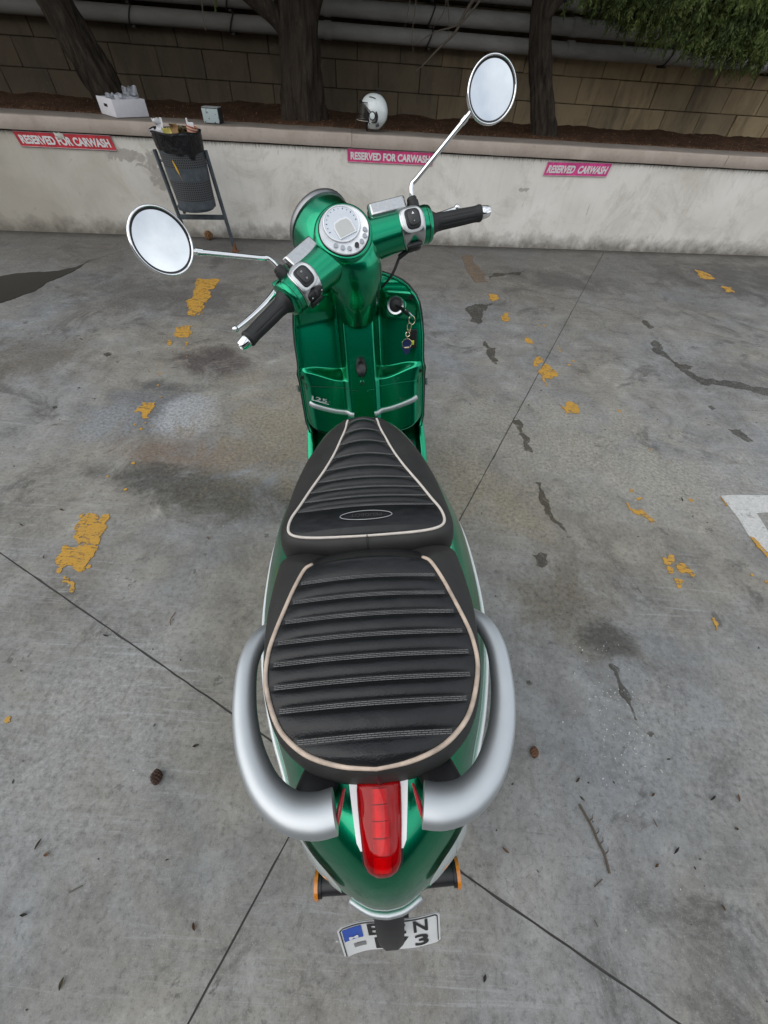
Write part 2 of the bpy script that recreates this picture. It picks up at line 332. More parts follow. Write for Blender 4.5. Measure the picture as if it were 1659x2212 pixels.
STAIN=[[(1.939,3.026),(1.992,3.073),(2.020,3.008),(2.005,2.827),(2.032,2.719),(2.125,2.706),(2.055,2.642),(2.146,2.540),(2.323,2.540),(2.412,2.503),(2.535,2.484),(2.678,2.409),(2.640,2.348),(2.456,2.391),(2.355,2.447),(2.268,2.459),(2.160,2.485),(2.069,2.463),(2.024,2.573),(1.989,2.686),(1.940,2.846),(1.914,2.930)],
 [(0.556,3.419),(0.638,3.493),(0.785,3.531),(0.731,3.431),(0.673,3.345),(0.662,3.163),(0.619,3.121),(0.560,3.163)],
 [(0.651,2.852),(0.663,2.765),(0.713,2.758),(0.711,2.577),(0.690,2.521),(0.651,2.595),(0.642,2.704)],
 [(0.716,1.905),(0.746,1.913),(0.759,1.855),(0.756,1.774),(0.778,1.742),(0.758,1.690),(0.773,1.626),(0.732,1.638),(0.739,1.738),(0.716,1.770)],
 [(2.003,1.980),(2.082,1.984),(2.097,1.873),(2.047,1.876),(2.009,1.934)],
 [(0.822,4.154),(0.880,4.243),(1.063,4.307),(1.219,4.420),(1.132,4.253),(0.931,4.192),(0.833,4.082)],
 [(2.033,3.433),(2.061,3.419),(2.071,3.296),(2.029,3.271)],
 [(1.994,2.209),(2.023,2.217),(2.031,2.182),(1.997,2.163)],
 [(0.742,1.400),(0.770,1.401),(0.774,1.319),(0.785,1.231),(0.793,1.158),(0.823,1.116),(0.826,1.096),(0.801,1.124),(0.776,1.151),(0.755,1.244),(0.748,1.333)],
 [(0.644,0.958),(0.684,0.975),(0.708,0.964),(0.703,0.924),(0.676,0.896),(0.651,0.903)],
 [(0.525,0.433),(0.538,0.437),(0.544,0.426),(0.534,0.419),(0.526,0.424)],
 [(0.887,0.303),(0.903,0.308),(0.909,0.300),(0.899,0.292),(0.889,0.295)],
 [(0.830,0.511),(0.864,0.501),(0.869,0.427),(0.867,0.373),(0.870,0.337),(0.861,0.339),(0.855,0.388),(0.846,0.465)],
 [(-1.878,2.271),(-1.862,2.296),(-1.828,2.274),(-1.841,2.242)],
 [(-1.856,1.695),(-1.841,1.710),(-1.827,1.696),(-1.844,1.684)],
 [(-1.696,1.798),(-1.681,1.808),(-1.677,1.792)]]
PUDDLE=[[(-3.455,3.076),(-3.377,3.256),(-3.274,3.316),(-3.187,3.405),(-3.005,3.471),(-2.914,3.519),(-2.827,3.635),(-2.800,3.783),(-2.795,3.578),(-2.815,3.430),(-2.863,3.266),(-2.848,3.106),(-2.906,2.943),(-2.953,2.854),(-3.111,2.631)]]
CONE=[[(-0.579,0.092)],
 [(0.509,0.224)]]
TWIG=[[(0.618,0.104),(0.639,0.055),(0.647,0.026),(0.656,-0.001),(0.659,-0.038)],
 [(-0.727,0.579),(-0.732,0.551),(-0.725,0.531)],
 [(0.611,-0.066),(0.636,-0.050)],
 [(-0.690,-0.148),(-0.665,-0.134)],
 [(0.594,-0.126),(0.598,-0.137)],
 [(0.821,0.083),(0.824,0.066)]]
LEAF=[[(0.858,0.019)],
 [(0.932,-0.086)],
 [(1.050,0.076)],
 [(1.095,0.148)],
 [(1.017,0.143)],
 [(0.841,0.140)],
 [(-0.818,-0.066)],
 [(-0.785,-0.084)],
 [(-0.773,-0.190)],
 [(-0.372,-0.188)],
 [(-0.626,-0.288)],
 [(-1.320,0.764)],
 [(-0.927,0.476)],
 [(-1.391,1.001)],
 [(-1.503,0.907)],
 [(-0.724,0.913)],
 [(-0.502,0.174)],
 [(-2.111,2.430)],
 [(-1.816,1.886)],
 [(1.072,2.500)],
 [(1.455,1.355)],
 [(0.791,-0.015)],
 [(0.628,0.162)],
 [(0.391,-0.008)],
 [(0.311,-0.233)]]

for i, p in enumerate(YELLOW):
    far = max(q[1] for q in p) > 2.4
    obj('paint_patch', sheet(jag(p, 3, 0.23, i), 0.003, 0.004), M_yel, ground, smooth=False)
rnd = random.Random(3)
for i in range(40):                                     # crumbs of the same yellow lines
    a, b = ((-1.17, .55), (-1.55, 3.3)) if i % 2 else ((1.02, 3.55), (1.72, .5))
    t = rnd.random(); x = a[0] + (b[0]-a[0])*t + rnd.uniform(-.07, .07); y = a[1] + (b[1]-a[1])*t; r = rnd.uniform(.004, .014)
    obj('paint_chip', sheet(jag([(x + r*cos(q)*rnd.uniform(.5, 1.3), y + r*sin(q)*rnd.uniform(.5, 1.3)) for q in (0, 1.2, 2.5, 3.8, 5.1)], 2, .15, i), 0.0025, 0.003), M_yel, ground, smooth=False)
for i, p in enumerate(FADED): obj('paint_patch', sheet(jag(p, 3, 0.10, 90+i), 0.0022, 0.003), M_fad, ground, smooth=False, label='faded orange bar of paint near the wall')
for i, p in enumerate(WHITE): obj('paint_line', sheet(jag(p, 2, 0.015, 70+i), 0.0035, 0.004), M_whi, ground, smooth=False, label='worn white painted corner at the right edge')
for i, p in enumerate(WYELLOW): obj('paint_patch', sheet(jag(p, 3, 0.12, 60+i), 0.0048, 0.003), M_yel, ground, smooth=False)
for i, p in enumerate(STAIN): obj('oil_stain', sheet(jag(p, 3, 0.20, 40+i), 0.0015, 0.003), M_stain, ground, smooth=False)
N = NT('puddle water'); N.set(Base_Color=(0.008, 0.008, 0.0075), Roughness=0.03, IOR=1.33, Specular_IOR_Level=0.32); M_water = N.m
link('puddle', mesh_from(*sheet(jag(PUDDLE[0], 3, 0.06, 5), 0.002, 0.004), smooth=False), M_water, None, kind='structure')

# ------------------------------------------------------------------ setting: low wall with coping
N = NT('stained limewash'); v = N.coord('Object')
a = N.noise(v, 1.6, 7, 0.62, 0.3); b = N.noise(v, 9, 7, 0.65)
c = N.mix(N.ramp(a, (0.3, 0.0), (0.7, 1.0)), (0.70, 0.67, 0.61), (0.85, 0.825, 0.775))
sv = N.coord('Object', scale=(9, 9, 0.7)); strk = N.noise(sv, 2.6, 7, 0.68, 0.2)
c = N.mix(N.ramp(strk, (0.54, 0.0), (0.78, 0.28)), c, (0.38, 0.36, 0.315))
sv2 = N.coord('Object', scale=(30, 30, 5)); c = N.mix(N.ramp(N.noise(sv2, 1.0, 5, 0.6, 0.6), (0.66, 0.0), (0.76, 0.6)), c, (0.20, 0.19, 0.17))
sp = N.n('ShaderNodeSeparateXYZ'); N.l(v, sp.inputs[0])
lf = N.math('MULTIPLY', N.math('SUBTRACT', -0.9, sp.outputs['X']), 0.45, True)        # the left end carries more grime
gr = N.math('ADD', lf, N.math('MULTIPLY', N.math('SUBTRACT', a, 0.5), 1.2))
c = N.mix(N.ramp(gr, (0.25, 0.0), (0.9, 0.72)), c, (0.30, 0.265, 0.205))
c = N.mix(N.ramp(N.noise(N.coord('Object', loc=(4, 0, 2)), 2.3, 12, .74, .6), (0.50, 0.0), (0.66, 0.55)), c, (0.46, 0.42, 0.35))
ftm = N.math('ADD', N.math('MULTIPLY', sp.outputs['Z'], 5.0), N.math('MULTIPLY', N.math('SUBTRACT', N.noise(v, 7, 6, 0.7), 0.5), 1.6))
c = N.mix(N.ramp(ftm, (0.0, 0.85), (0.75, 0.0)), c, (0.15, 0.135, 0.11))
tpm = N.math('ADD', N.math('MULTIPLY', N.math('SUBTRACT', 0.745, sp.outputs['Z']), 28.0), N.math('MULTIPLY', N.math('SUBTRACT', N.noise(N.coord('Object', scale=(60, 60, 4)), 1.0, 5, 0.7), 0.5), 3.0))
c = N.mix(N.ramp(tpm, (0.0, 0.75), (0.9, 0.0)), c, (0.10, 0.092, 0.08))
pe = N.noise(N.coord('Object', loc=(1.3, 0, .4)), 3.4, 8, 0.62, 0.7)
pl = N.ramp(pe, (0.70, 0.0), (0.71, 0.6)); c = N.mix(pl, c, N.mix(b, (0.30, 0.275, 0.24), (0.40, 0.375, 0.33)))
for (px, pz, rx, rz) in ((-1.78, .585, .15, .075), (-1.62, .47, .18, .10), (-1.95, .61, .16, .05), (1.83, .50, .07, .02)):
    dx = N.math('DIVIDE', N.math('SUBTRACT', sp.outputs['X'], px), rx); dz = N.math('DIVIDE', N.math('SUBTRACT', sp.outputs['Z'], pz), rz)
    d = N.math('ADD', N.math('ADD', N.math('MULTIPLY', dx, dx), N.math('MULTIPLY', dz, dz)), N.math('MULTIPLY', N.math('SUBTRACT', N.noise(v, 8, 12, 0.74, .8), 0.5), 6.5))
    c = N.mix(N.ramp(d, (0.55, 0.85), (0.66, 0.0)), c, N.mix(b, (0.34, 0.315, 0.28), (0.46, 0.43, 0.39)))
N.set(Base_Color=c, Roughness=0.85, Specular_IOR_Level=0.25)
N.bump(N.math('ADD', N.math('MULTIPLY', b, 0.5), N.math('MULTIPLY', pl, -0.5)), 0.35, 0.006); M_wall = N.m
N = NT('pinkish coping render'); v = N.coord('Object'); a = N.noise(v, 3, 8, 0.65, 0.4); b = N.noise(v, 26, 6, 0.7)
c = N.mix(N.ramp(a, (0.3, 0.0), (0.7, 1.0)), (0.36, 0.30, 0.255), (0.48, 0.415, 0.365))
c = N.mix(N.ramp(b, (0.55, 0.0), (0.8, 0.45)), c, (0.20, 0.175, 0.15))
nrm = N.n('ShaderNodeNewGeometry'); sz = N.n('ShaderNodeSeparateXYZ'); N.l(nrm.outputs['Normal'], sz.inputs[0])
c = N.mix(N.math('MULTIPLY', N.ramp(sz.outputs['Z'], (0.5, 0.0), (0.9, 1.0)), N.ramp(N.noise(v, 5, 7, 0.7), (0.2, 0.95), (0.85, 0.45))), c, (0.135, 0.12, 0.105))   # level top darker than the sides
N.set(Base_Color=c, Roughness=0.9, Specular_IOR_Level=0.2); N.bump(b, 0.4, 0.006); M_cop = N.m
U0, U1 = -7.0, 8.0
lw = link('low_wall', None, None, None, 'low whitewashed parking wall with a pinkish coping and peeling paint', 'wall'); lw.matrix_world = WALLM
def wall_face():
    V, F = [], []; nu, nz = 160, 14
    for i in range(nu+1):
        u = U0 + (U1-U0)*i/nu
        for j in range(nz+1):
            z = -0.03 + 0.765*j/nz; V.append((u, 0.006*fbm((u, 0, z), 1.3, 3) - (0.004 if j == 0 else 0), z))
    for i in range(nu):
        for j in range(nz): a = i*(nz+1)+j; F.append((a, a+nz+1, a+nz+2, a+1))
    n0 = len(V); V += [(U0, .26, -.03), (U1, .26, -.03), (U1, .26, .735), (U0, .26, .735)]; F.append((n0, n0+1, n0+2, n0+3))
    F.append((nz, n0+3, n0+2, nu*(nz+1)+nz)); return V, F
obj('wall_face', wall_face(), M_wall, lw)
def coping_seg(u0, u1, seed):
    n = 24; prof = [(-.026, .747), (-.030, .753), (-.030, .833), (-.024, .842), (-.012, .8455), (.15, .846), (.285, .843), (.29, .835), (.29, .747)]
    return loft([[(u0 + (u1-u0)*i/n, y + .006*fbm((u0+(u1-u0)*i/n, y*3, z*3+seed), 1.6, 4), z + .003*fbm((u0+(u1-u0)*i/n, z*9, seed), 2.2, 3)) for y, z in prof] for i in range(n+1)])
for a, b in ((U0, -3.6), (-3.6, .1), (.1, 3.8), (3.8, U1)): obj('coping', coping_seg(a + .0015, b - .0015, a), M_cop, lw)

# ------------------------------------------------------------------ setting: soil bed, block wall, pipes
N = NT('dry soil'); v = N.coord('World'); a = N.noise(v, 6, 8, 0.7); b = N.noise(v, 60, 6, 0.75)
c = N.mix(N.ramp(a, (0.3, 0.0), (0.7, 1.0)), (0.055, 0.032, 0.021), (0.115, 0.065, 0.040)); c = N.mix(N.ramp(b, (0.6, 0.0), (0.75, 0.6)), c, (0.17, 0.10, 0.06))
N.set(Base_Color=c, Roughness=1.0, Specular_IOR_Level=0.1); N.bump(b, 0.9, 0.02); M_soil = N.m
def soil_z(u, v): return .805 + .055*min(1, max(0, (v-.25)/1.1)) + .022*fbm((u*1.7, v*2.5, 3), 1.6, 4) + .05*exp(-((u+.36)**2+(v-.62)**2)/.12) + .035*exp(-((u-2.1)**2+(v-.62)**2)/.08) + .05*max(0, fbm((u*.6, 9, 2), 1, 3))*max(0, (v-.8)/.6)
def soil():
    V, F = [], []; nu, nv = 300, 30
    for i in range(nu+1):
        for j in range(nv+1):
            u = U0 + (U1-U0)*i/nu; v = .27 + 1.2*j/nv; V.append(wp(u, v, soil_z(u, v) + random.uniform(-.004, .007)))
    for i in range(nu):
        for j in range(nv): a = i*(nv+1)+j; F.append((a, a+nv+1, a+nv+2, a+1))
    return V, F
obj('soil_bed', soil(), M_soil, None, kind='structure')
def litter():
    V, F = [], []; rnd = random.Random(11)
    for i in range(9000):
        u = rnd.uniform(-4.2, 5.6); v = .27 + 1.15*rnd.random()**1.6
        if rnd.random() < .10: v = rnd.uniform(.17, .3)
        z = (soil_z(u, v) if v > .285 else .846) + .003; a = rnd.uniform(0, pi); L = rnd.uniform(.012, .04); w = rnd.uniform(.0012, .004)
        d = Vector((cos(a)*L, sin(a)*L, rnd.uniform(-.2, .5)*L)); s = Vector((-sin(a)*w, cos(a)*w, 0)); p = Vector((u, v, z)); n = len(V)
        V += [wp(*(p-s)), wp(*(p+s)), wp(*(p+d))]; F.append((n, n+1, n+2))
    return V, F
M_need = simple('fallen needles', (0.24, 0.12, 0.06), 0.9, kind='World', var=.6, vs=9)
link('needle_litter', mesh_from(*litter(), smooth=False), M_need, None, 'rust brown fallen needles strewn over the raised soil bed', None, None, 'stuff')

N = NT('limestone block with soot and painted shade'); v = N.coord('World'); oi = N.n('ShaderNodeObjectInfo')
a = N.noise(v, 2.2, 7, 0.65, 0.4); b = N.noise(v, 22, 7, 0.7)
c = N.mix(N.ramp(a, (0.3, 0.0), (0.7, 1.0)), (0.30, 0.225, 0.135), (0.52, 0.40, 0.24))
c = N.mix(N.math('MULTIPLY', oi.outputs['Random'], 0.5), c, (0.18, 0.15, 0.105))
c = N.mix(N.ramp(N.noise(N.coord('World', scale=(3.5, 3.5, 0.8)), 1.4, 7, 0.68, .3), (0.50, 0.0), (0.70, 0.75)), c, (0.10, 0.085, 0.065))
spx = N.n('ShaderNodeSeparateXYZ'); N.l(v, spx.inputs[0])
left_shade = N.math('ADD', N.math('MULTIPLY', N.math('SUBTRACT', 2.0, spx.outputs['X']), 0.30), N.math('MULTIPLY', N.math('SUBTRACT', a, .5), 0.9))
c = N.mix(N.ramp(left_shade, (-0.0, 0.0), (0.75, 0.82)), c, (0.058, 0.048, 0.039))  # tree shade painted into the blocks, deeper towards the left
c = N.mix(N.ramp(b, (0.62, 0.0), (0.8, 0.4)), c, (0.36, 0.30, 0.21))
N.set(Base_Color=c, Roughness=0.95, Specular_IOR_Level=0.15); N.bump(b, 0.5, 0.012); M_block = N.m
M_mort = simple('dark mortar', (0.055, 0.045, 0.035), 1.0, kind='World', bump=.5, bs=60, spec=.1)
bwall = link('block_wall', None, None, None, 'old limestone block retaining wall behind the trees, painted darker at the left as tree shade', 'wall'); bwall.matrix_world = WALLM
obj('mortar_core', box((U0+U1)/2, 1.397 + .15, 1.45, U1-U0, .30, 1.9, 0), M_mort, bwall, smooth=False)
def block_mesh(w, h, seed):
    bm = bmesh.new(); bmesh.ops.create_cube(bm, size=1)
    for q in bm.verts: q.co = Vector((q.co.x*w, q.co.y*.1, q.co.z*h))
    bmesh.ops.bevel(bm, geom=list(bm.edges), offset=.005, segments=1, affect='EDGES')
    for q in bm.verts: q.co += Vector((fbm((q.co.x*9, seed, q.co.z*9), 1, 3)*.005, fbm((q.co.x*7, seed+5, q.co.z*7), 1, 3)*.006, fbm((q.co.z*9, seed+9, q.co.x*9), 1, 3)*.004))
    V = [q.co.copy() for q in bm.verts]; bm.verts.index_update(); F = [tuple(x.index for x in f.verts) for f in bm.faces]; bm.free()
    return mesh_from(V, F, True, 30)
CH, BW = .2075, .453
bm_var = [block_mesh(BW - .005 - .002*(i % 2), CH - .005, i*3.3) for i in range(7)]
for m in bm_var: m.name = 'block'; m.materials.append(M_block)
rnd = random.Random(5)
for r in range(7):
    zc_ = .832 - CH/2 + CH*r; off = 3.59 if r % 2 == 0 else 3.59 + BW/2
    off = off if r % 2 == 0 else off
    # courses alternate; the one between z 1.04 and 1.247 has a joint at u = 3.59
    base = 3.59 + (0 if r == 2 or r == 0 or r == 4 or r == 6 else BW*.5)
    i0 = int(math.floor((U0 - base) / BW)); i1 = int(math.ceil((U1 - base) / BW))
    for i in range(i0, i1):
        u = base + BW*(i + .5)
        if r < 1 or (r > 5 and (i % 2)): 
            pass
        o = link('block', rnd.choice(bm_var), None, bwall)
        o.location = (u, 1.43 + rnd.uniform(-.005, .004), zc_); o.rotation_euler = (rnd.uniform(-.010, .010), rnd.uniform(-.004, .004), rnd.uniform(-.006, .006))

N = NT('grey lagged pipe'); v = N.coord('World'); a = N.noise(N.coord('World', scale=(1, 1, 3)), 3.5, 7, 0.65); b = N.noise(v, 40, 5, 0.7)
c = N.mix(N.ramp(a, (0.3, 0.0), (0.7, 1.0)), (0.26, 0.25, 0.235), (0.40, 0.395, 0.385)); c = N.mix(N.ramp(b, (0.55, 0.0), (0.8, 0.4)), c, (0.16, 0.15, 0.135))
spp = N.n('ShaderNodeSeparateXYZ'); N.l(v, spp.inputs[0])
c = N.mix(N.ramp(N.math('MULTIPLY', N.math('SUBTRACT', 1.5, spp.outputs['X']), 0.3), (0.0, 0.0), (1.0, 0.6)), c, (0.15, 0.135, 0.115))  # pipes painted darker to the left, standing in for tree shade
N.set(Base_Color=c, Roughness=0.75); N.bump(a, 0.2, 0.01); M_pipe = N.m
M_strap = simple('rusty black strap', (0.03, 0.026, 0.022), 0.7, kind='World')
def pipe(z, r, v0, label, seed):
    root = link('pipe', None, None, None, label, 'pipe', 'pipes along the block wall'); root.matrix_world = WALLM
    L = [U0, -5.2, -2.6, -0.1, 2.4, 4.6, U1]
    for a, b in zip(L[:-1], L[1:]):
        n = 14; path = [(a + (b-a)*i/n, v0 + .004*fbm((a+(b-a)*i/n, seed, 0), .8, 2), z + .007*fbm((a+(b-a)*i/n, 0, seed), .5, 2)) for i in range(n+1)]
        obj('pipe_length', tube(path, r, 24), M_pipe, root)
        obj('joint_collar', tube([(b - .035, v0, z), (b + .035, v0, z)], r + .006, 24), M_pipe, root)
    for u in (-4.4, -1.95, -1.02, .92, 2.05, 3.5, 4.75):
        ring = [(u + .03*sin(t), v0 + (r + .006)*cos(t), z + (r + .006)*sin(t)) for t in [2*pi*i/20 for i in range(21)]]
        obj('strap', tube(ring, .007, 6, False), M_strap, root)
        obj('bracket', box(u, v0 + .10, z - r - .012, .03, .24, .018, .003), M_strap, root)
    return root
pipe(1.432, .057, 1.25, 'lower grey pipe running along the block wall', 1)
pipe(1.577, .060, 1.25, 'middle grey pipe running along the block wall above the lower one', 2)
pipe(1.735, .060, 1.29, 'topmost grey pipe along the block wall, mostly above the picture', 3)

# ------------------------------------------------------------------ trees
N = NT('furrowed bark'); v = N.coord('World', scale=(6, 6, 1)); a = N.noise(v, 4.5, 9, 0.7, 0.6); b = N.noise(N.coord('World', scale=(22, 22, 3)), 3, 6, 0.7, 0.5)
c = N.mix(N.ramp(a, (0.3, 0.0), (0.7, 1.0)), (0.028, 0.022, 0.017), (0.098, 0.077, 0.061)); c = N.mix(N.ramp(b, (0.56, 0.0), (0.75, 0.5)), c, (0.15, 0.122, 0.10))
N.set(Base_Color=c, Roughness=0.95, Specular_IOR_Level=0.15); N.bump(N.math('ADD', N.math('MULTIPLY', a, .6), N.math('MULTIPLY', b, .5)), 1.0, 0.06); M_bark = N.m
def leafmat(name, c0, c1):
    N = NT(name); v = N.coord('World'); a = N.noise(v, 5, 4, 0.6); b = N.noise(v, 45, 3)
    c = N.mix(N.ramp(a, (0.35, 0.0), (0.68, 1.0)), c0, c1); c = N.mix(N.ramp(b, (0.5, 0.0), (0.8, 0.6)), c, tuple(min(1, x*1.6) for x in c1))
    N.set(Base_Color=c, Roughness=0.6, Specular_IOR_Level=0.25, Transmission_Weight=0.0)
    tr = N.n('ShaderNodeBsdfTranslucent'); N.l(c, tr.inputs['Color']); ms = N.n('ShaderNodeMixShader'); ms.inputs[0].default_value = .3
    N.l(N.b.outputs[0], ms.inputs[1]); N.l(tr.outputs[0], ms.inputs[2]); N.l(ms.outputs[0], N.out.inputs['Surface']); return N.m
M_leaf = leafmat('cypress foliage', (0.045, 0.068, 0.025), (0.165, 0.215, 0.062)); M_twig = simple('dry twig', (0.10, 0.08, 0.062), 0.9, kind='World')
def trunk(path, rad, seed, nseg=14, n=64, furrow=.19):
    P = smooth_path(path, nseg); R = smooth_vals(rad, nseg); rings = []; last = None
    for i, p in enumerate(P):
        t = (P[min(i+1, len(P)-1)] - P[max(i-1, 0)]).normalized()
        s = (Vector((1, 0, 0)) if last is None else last); s = (s - t*s.dot(t)).normalized(); u = t.cross(s); last = s
        ring = []
        for k_ in range(n):
            a = 2*pi*k_/n + .9*(p.z - .8)*.35
            f = 1 + furrow*fbm((cos(a)*2.6, sin(a)*2.6, p.z*.7 + seed), 1.0, 3) + furrow*1.1*(abs(mnoise.noise(Vector((cos(a)*7 + .6*mnoise.noise(Vector((p.z*5, a, seed))), sin(a)*7, p.z*1.6 + seed))))*2 - .55)
            ring.append(p + (s*cos(a) + u*sin(a))*R[i]*f)
        rings.append(ring)
    return loft(rings)
def spray_variants(n_leaf, seed, length, width):
    """feathery hanging spray: a drooping stem with short leaflets both sides"""
    rnd = random.Random(seed); V, F = [], []
    for i in range(n_leaf):
        t = (i + rnd.random()) / n_leaf; side = 1 if i % 2 else -1
        p = Vector((.10*t*t*length, .06*sin(t*3 + seed)*length, -length*t)); l = width*(1.1 - .75*t)*rnd.uniform(.6, 1.2)
        d = Vector((side*l*rnd.uniform(.5, 1), rnd.uniform(-.9, .9)*l, -l*rnd.uniform(.5, 1.5))); w = d.cross(Vector((rnd.uniform(-1, 1), rnd.uniform(-1, 1), .3))).normalized() * l*.21
        n0 = len(V); V += [p, p + d*.5 + w, p + d, p + d*.5 - w]; F.append((n0, n0+1, n0+2, n0+3))
    return V, F
SPR = [spray_variants(40, i, .19, .046) for i in range(6)]
SPB = [spray_variants(36, 20 + i, .55, .16) for i in range(5)]
def scatter(spots, variants, seed):
    rnd = random.Random(seed); V, F = [], []
    for p, s in spots:
        vf = rnd.choice(variants); M = Matrix.Translation(p) @ Matrix.Rotation(rnd.uniform(0, 2*pi), 4, 'Z') @ Matrix.Rotation(rnd.uniform(-.65, .65), 4, 'X') @ Matrix.Scale(s, 4)
        n = len(V); V += [M @ q for q in vf[0]]; F += [tuple(i + n for i in f) for f in vf[1]]
    return V, F
def blob(cu, cv, cz, ru, rv, rz, n, seed, s=(.7, 1.3)):
    rnd = random.Random(seed); out = []
    while len(out) < n:
        q = Vector((rnd.uniform(-1, 1), rnd.uniform(-1, 1), rnd.uniform(-1, 1)))
        if q.length > 1 or q.length < .35*rnd.random(): continue
        if fbm((q.x*1.8 + seed, q.y*1.8, q.z*1.8), 1, 3) < -.25: continue
        if s[1] > 1.25 and cz + q.z*rz < 2.55: continue
        out.append((wp(cu + q.x*ru, cv + q.y*rv, cz + q.z*rz), rnd.uniform(*s)))
    return out
def tree(name, label, tr, limbs, crown_vf, twigs=()):
    t = empty(name, label, 'tree', 'trees in the raised bed', wp(*tr[0][0])); inv = Matrix.Translation(-wp(*tr[0][0]))
    obj('trunk', xf(trunk([wp(*p) for p in tr[0]], tr[1], tr[2]), inv), M_bark, t, angle=None)
    for p, r in limbs: obj('limb', xf(trunk([wp(*q) for q in p], r, len(p)*1.7, 6, 14, .12), inv), M_bark, t, angle=None)
    for p, r in twigs: obj('twig', xf(tube(smooth_path([wp(*q) for q in p], 4), [r*(1 - .75*i/(4*(len(p)-1))) for i in range(4*(len(p)-1)+1)], 6), inv), M_twig, t)
    cr = link('crown', mesh_from(*xf(crown_vf, inv), smooth=False), M_leaf, t, kind='stuff'); return t
big = lambda *a: scatter(blob(*a), SPB, a[-1])
tree('cypress_tree', 'leaning tree trunk behind the white cardboard box', ([(-2.12, .64, .74), (-2.15, .64, .92), (-2.21, .62, 1.1), (-2.29, .60, 1.38), (-2.36, .58, 1.6), (-2.5, .52, 2.0), (-2.7, .5, 3.0), (-2.8, .55, 5.2)], [.155, .135, .138, .118, .115, .11, .09, .05], 3.0),
     [([(-2.45, .55, 1.9), (-2.1, .3, 2.3), (-1.7, .2, 2.7)], [.07, .05, .02]), ([(-2.55, .5, 2.3), (-3.1, .6, 2.6), (-3.5, .6, 2.9)], [.06, .04, .02])],
     join(big(-2.7, .5, 3.3, 2.0, 1.6, 1.0, 800, 21), big(-2.9, .6, 4.7, 1.5, 1.3, 1.3, 700, 23), big(-4.6, .6, 3.2, 1.8, 1.4, .8, 500, 22)))
tree('cypress_tree', 'thick forked tree trunk between the small box and the helmet', ([(-.36, .62, .72), (-.36, .62, .86), (-.355, .62, 1.05), (-.345, .62, 1.3), (-.335, .62, 1.55), (-.33, .62, 1.8), (-.30, .6, 2.6), (-.2, .6, 5.4)], [.265, .205, .185, .178, .172, .17, .12, .05], 8.0),
     [([(-.40, .60, 1.35), (-.52, .55, 1.47), (-.70, .50, 1.57), (-.95, .42, 1.72), (-1.4, .3, 2.1)], [.075, .068, .06, .055, .03]), ([(-.24, .58, 1.45), (-.15, .52, 1.62), (-.02, .45, 1.8), (.2, .4, 2.3)], [.05, .042, .035, .02])],
     join(big(-.3, .6, 3.3, 1.9, 1.6, 1.0, 800, 31), big(-.2, .7, 4.9, 1.5, 1.3, 1.4, 800, 32), scatter([(wp(-.60, .38, 1.70), .55), (wp(-.585, .40, 1.68), .5), (wp(-1.05, .55, 1.62), .6), (wp(-1.02, .6, 1.60), .7)], SPR, 3)),
     [([(1.30, .66, 1.80), (1.12, .62, 1.58), (1.05, .60, 1.47), (.91, .60, 1.365), (.80, .60, 1.275), (.725, .6, 1.222)], .015), ([(1.30, .63, 1.72), (1.1, .60, 1.53), (.86, .57, 1.46), (.70, .56, 1.385)], .010),
      ([(.66, .55, 1.75), (.67, .55, 1.6), (.655, .55, 1.44), (.68, .55, 1.33)], .006), ([(.90, .56, 1.75), (.93, .56, 1.6), (.84, .56, 1.48)], .006), ([(.92, .56, 1.72), (.97, .56, 1.55), (.99, .56, 1.44)], .005), ([(.62, .56, 1.62), (.60, .56, 1.52), (.585, .56, 1.46)], .004),
      ([(-1.14, .6, 1.7), (-1.13, .6, 1.55), (-1.15, .6, 1.44), (-1.145, .6, 1.36)], .008)])
vis = blob(3.05, .50, 1.82, .85, .35, .22, 430, 41, (.6, 1.1)) + blob(4.0, .45, 1.74, .85, .4, .28, 640, 42, (.6, 1.1)) + blob(3.45, .40, 1.60, .36, .22, .15, 110, 43, (.5, .9)) + blob(4.35, .35, 1.66, .5, .3, .17, 200, 44, (.6, 1.0)) + blob(2.35, .55, 1.84, .5, .3, .15, 190, 45, (.5, .95)) + blob(2.93, .42, 1.62, .18, .15, .12, 46, 46, (.5, .85)) + blob(2.5, .5, 1.70, .16, .12, .08, 22, 47, (.5, .8))
tree('cypress_tree', 'slender leaning tree with feathery green boughs hanging at the right', ([(2.13, .63, .74), (2.11, .63, .88), (2.03, .63, 1.05), (1.92, .63, 1.3), (1.84, .62, 1.5), (1.80, .62, 1.7), (1.78, .6, 2.3), (1.9, .7, 5.0)], [.165, .122, .105, .098, .09, .088, .08, .04], 15.0),
     [([(1.84, .60, 1.60), (1.97, .57, 1.74), (2.3, .5, 1.95), (3.0, .45, 2.15), (4.0, .4, 2.2)], [.055, .05, .045, .035, .02])],
     join(scatter(vis, SPR, 6), big(2.2, .7, 3.2, 1.7, 1.3, .8, 420, 51), big(2.0, .8, 4.7, 1.4, 1.2, 1.2, 600, 53), big(4.6, 1.0, 3.0, 1.4, 1.0, .6, 120, 52)))

# ------------------------------------------------------------------ added dark bays behind the camera, so the green panels reflect something dark
M_gar = simple('grey added bay render', (0.13, 0.125, 0.115), 0.9, kind='World', var=.2, vs=2.5, bump=.2, bs=30); M_bay = simple('dark added bay wall', (0.035, 0.036, 0.038), 0.7, kind='World', var=.2, vs=4)
gar = empty('added_dark_bays', 'added unseen building of dark open bays behind the camera', 'building', None, (0, -7.2, 0))
obj('added_back_wall', box(0, -5.6, 1.9, 34, .3, 3.8, 0), M_bay, gar, smooth=False); obj('roof', box(0, -2.6, 3.75, 34.6, 6.2, .45, 0), M_gar, gar, smooth=False)
for i in range(8): obj('added_bay_partition', box(-16.6 + 4.75*i, -2.75, 1.75, .28, 5.4, 3.49, 0), M_bay, gar, smooth=False)

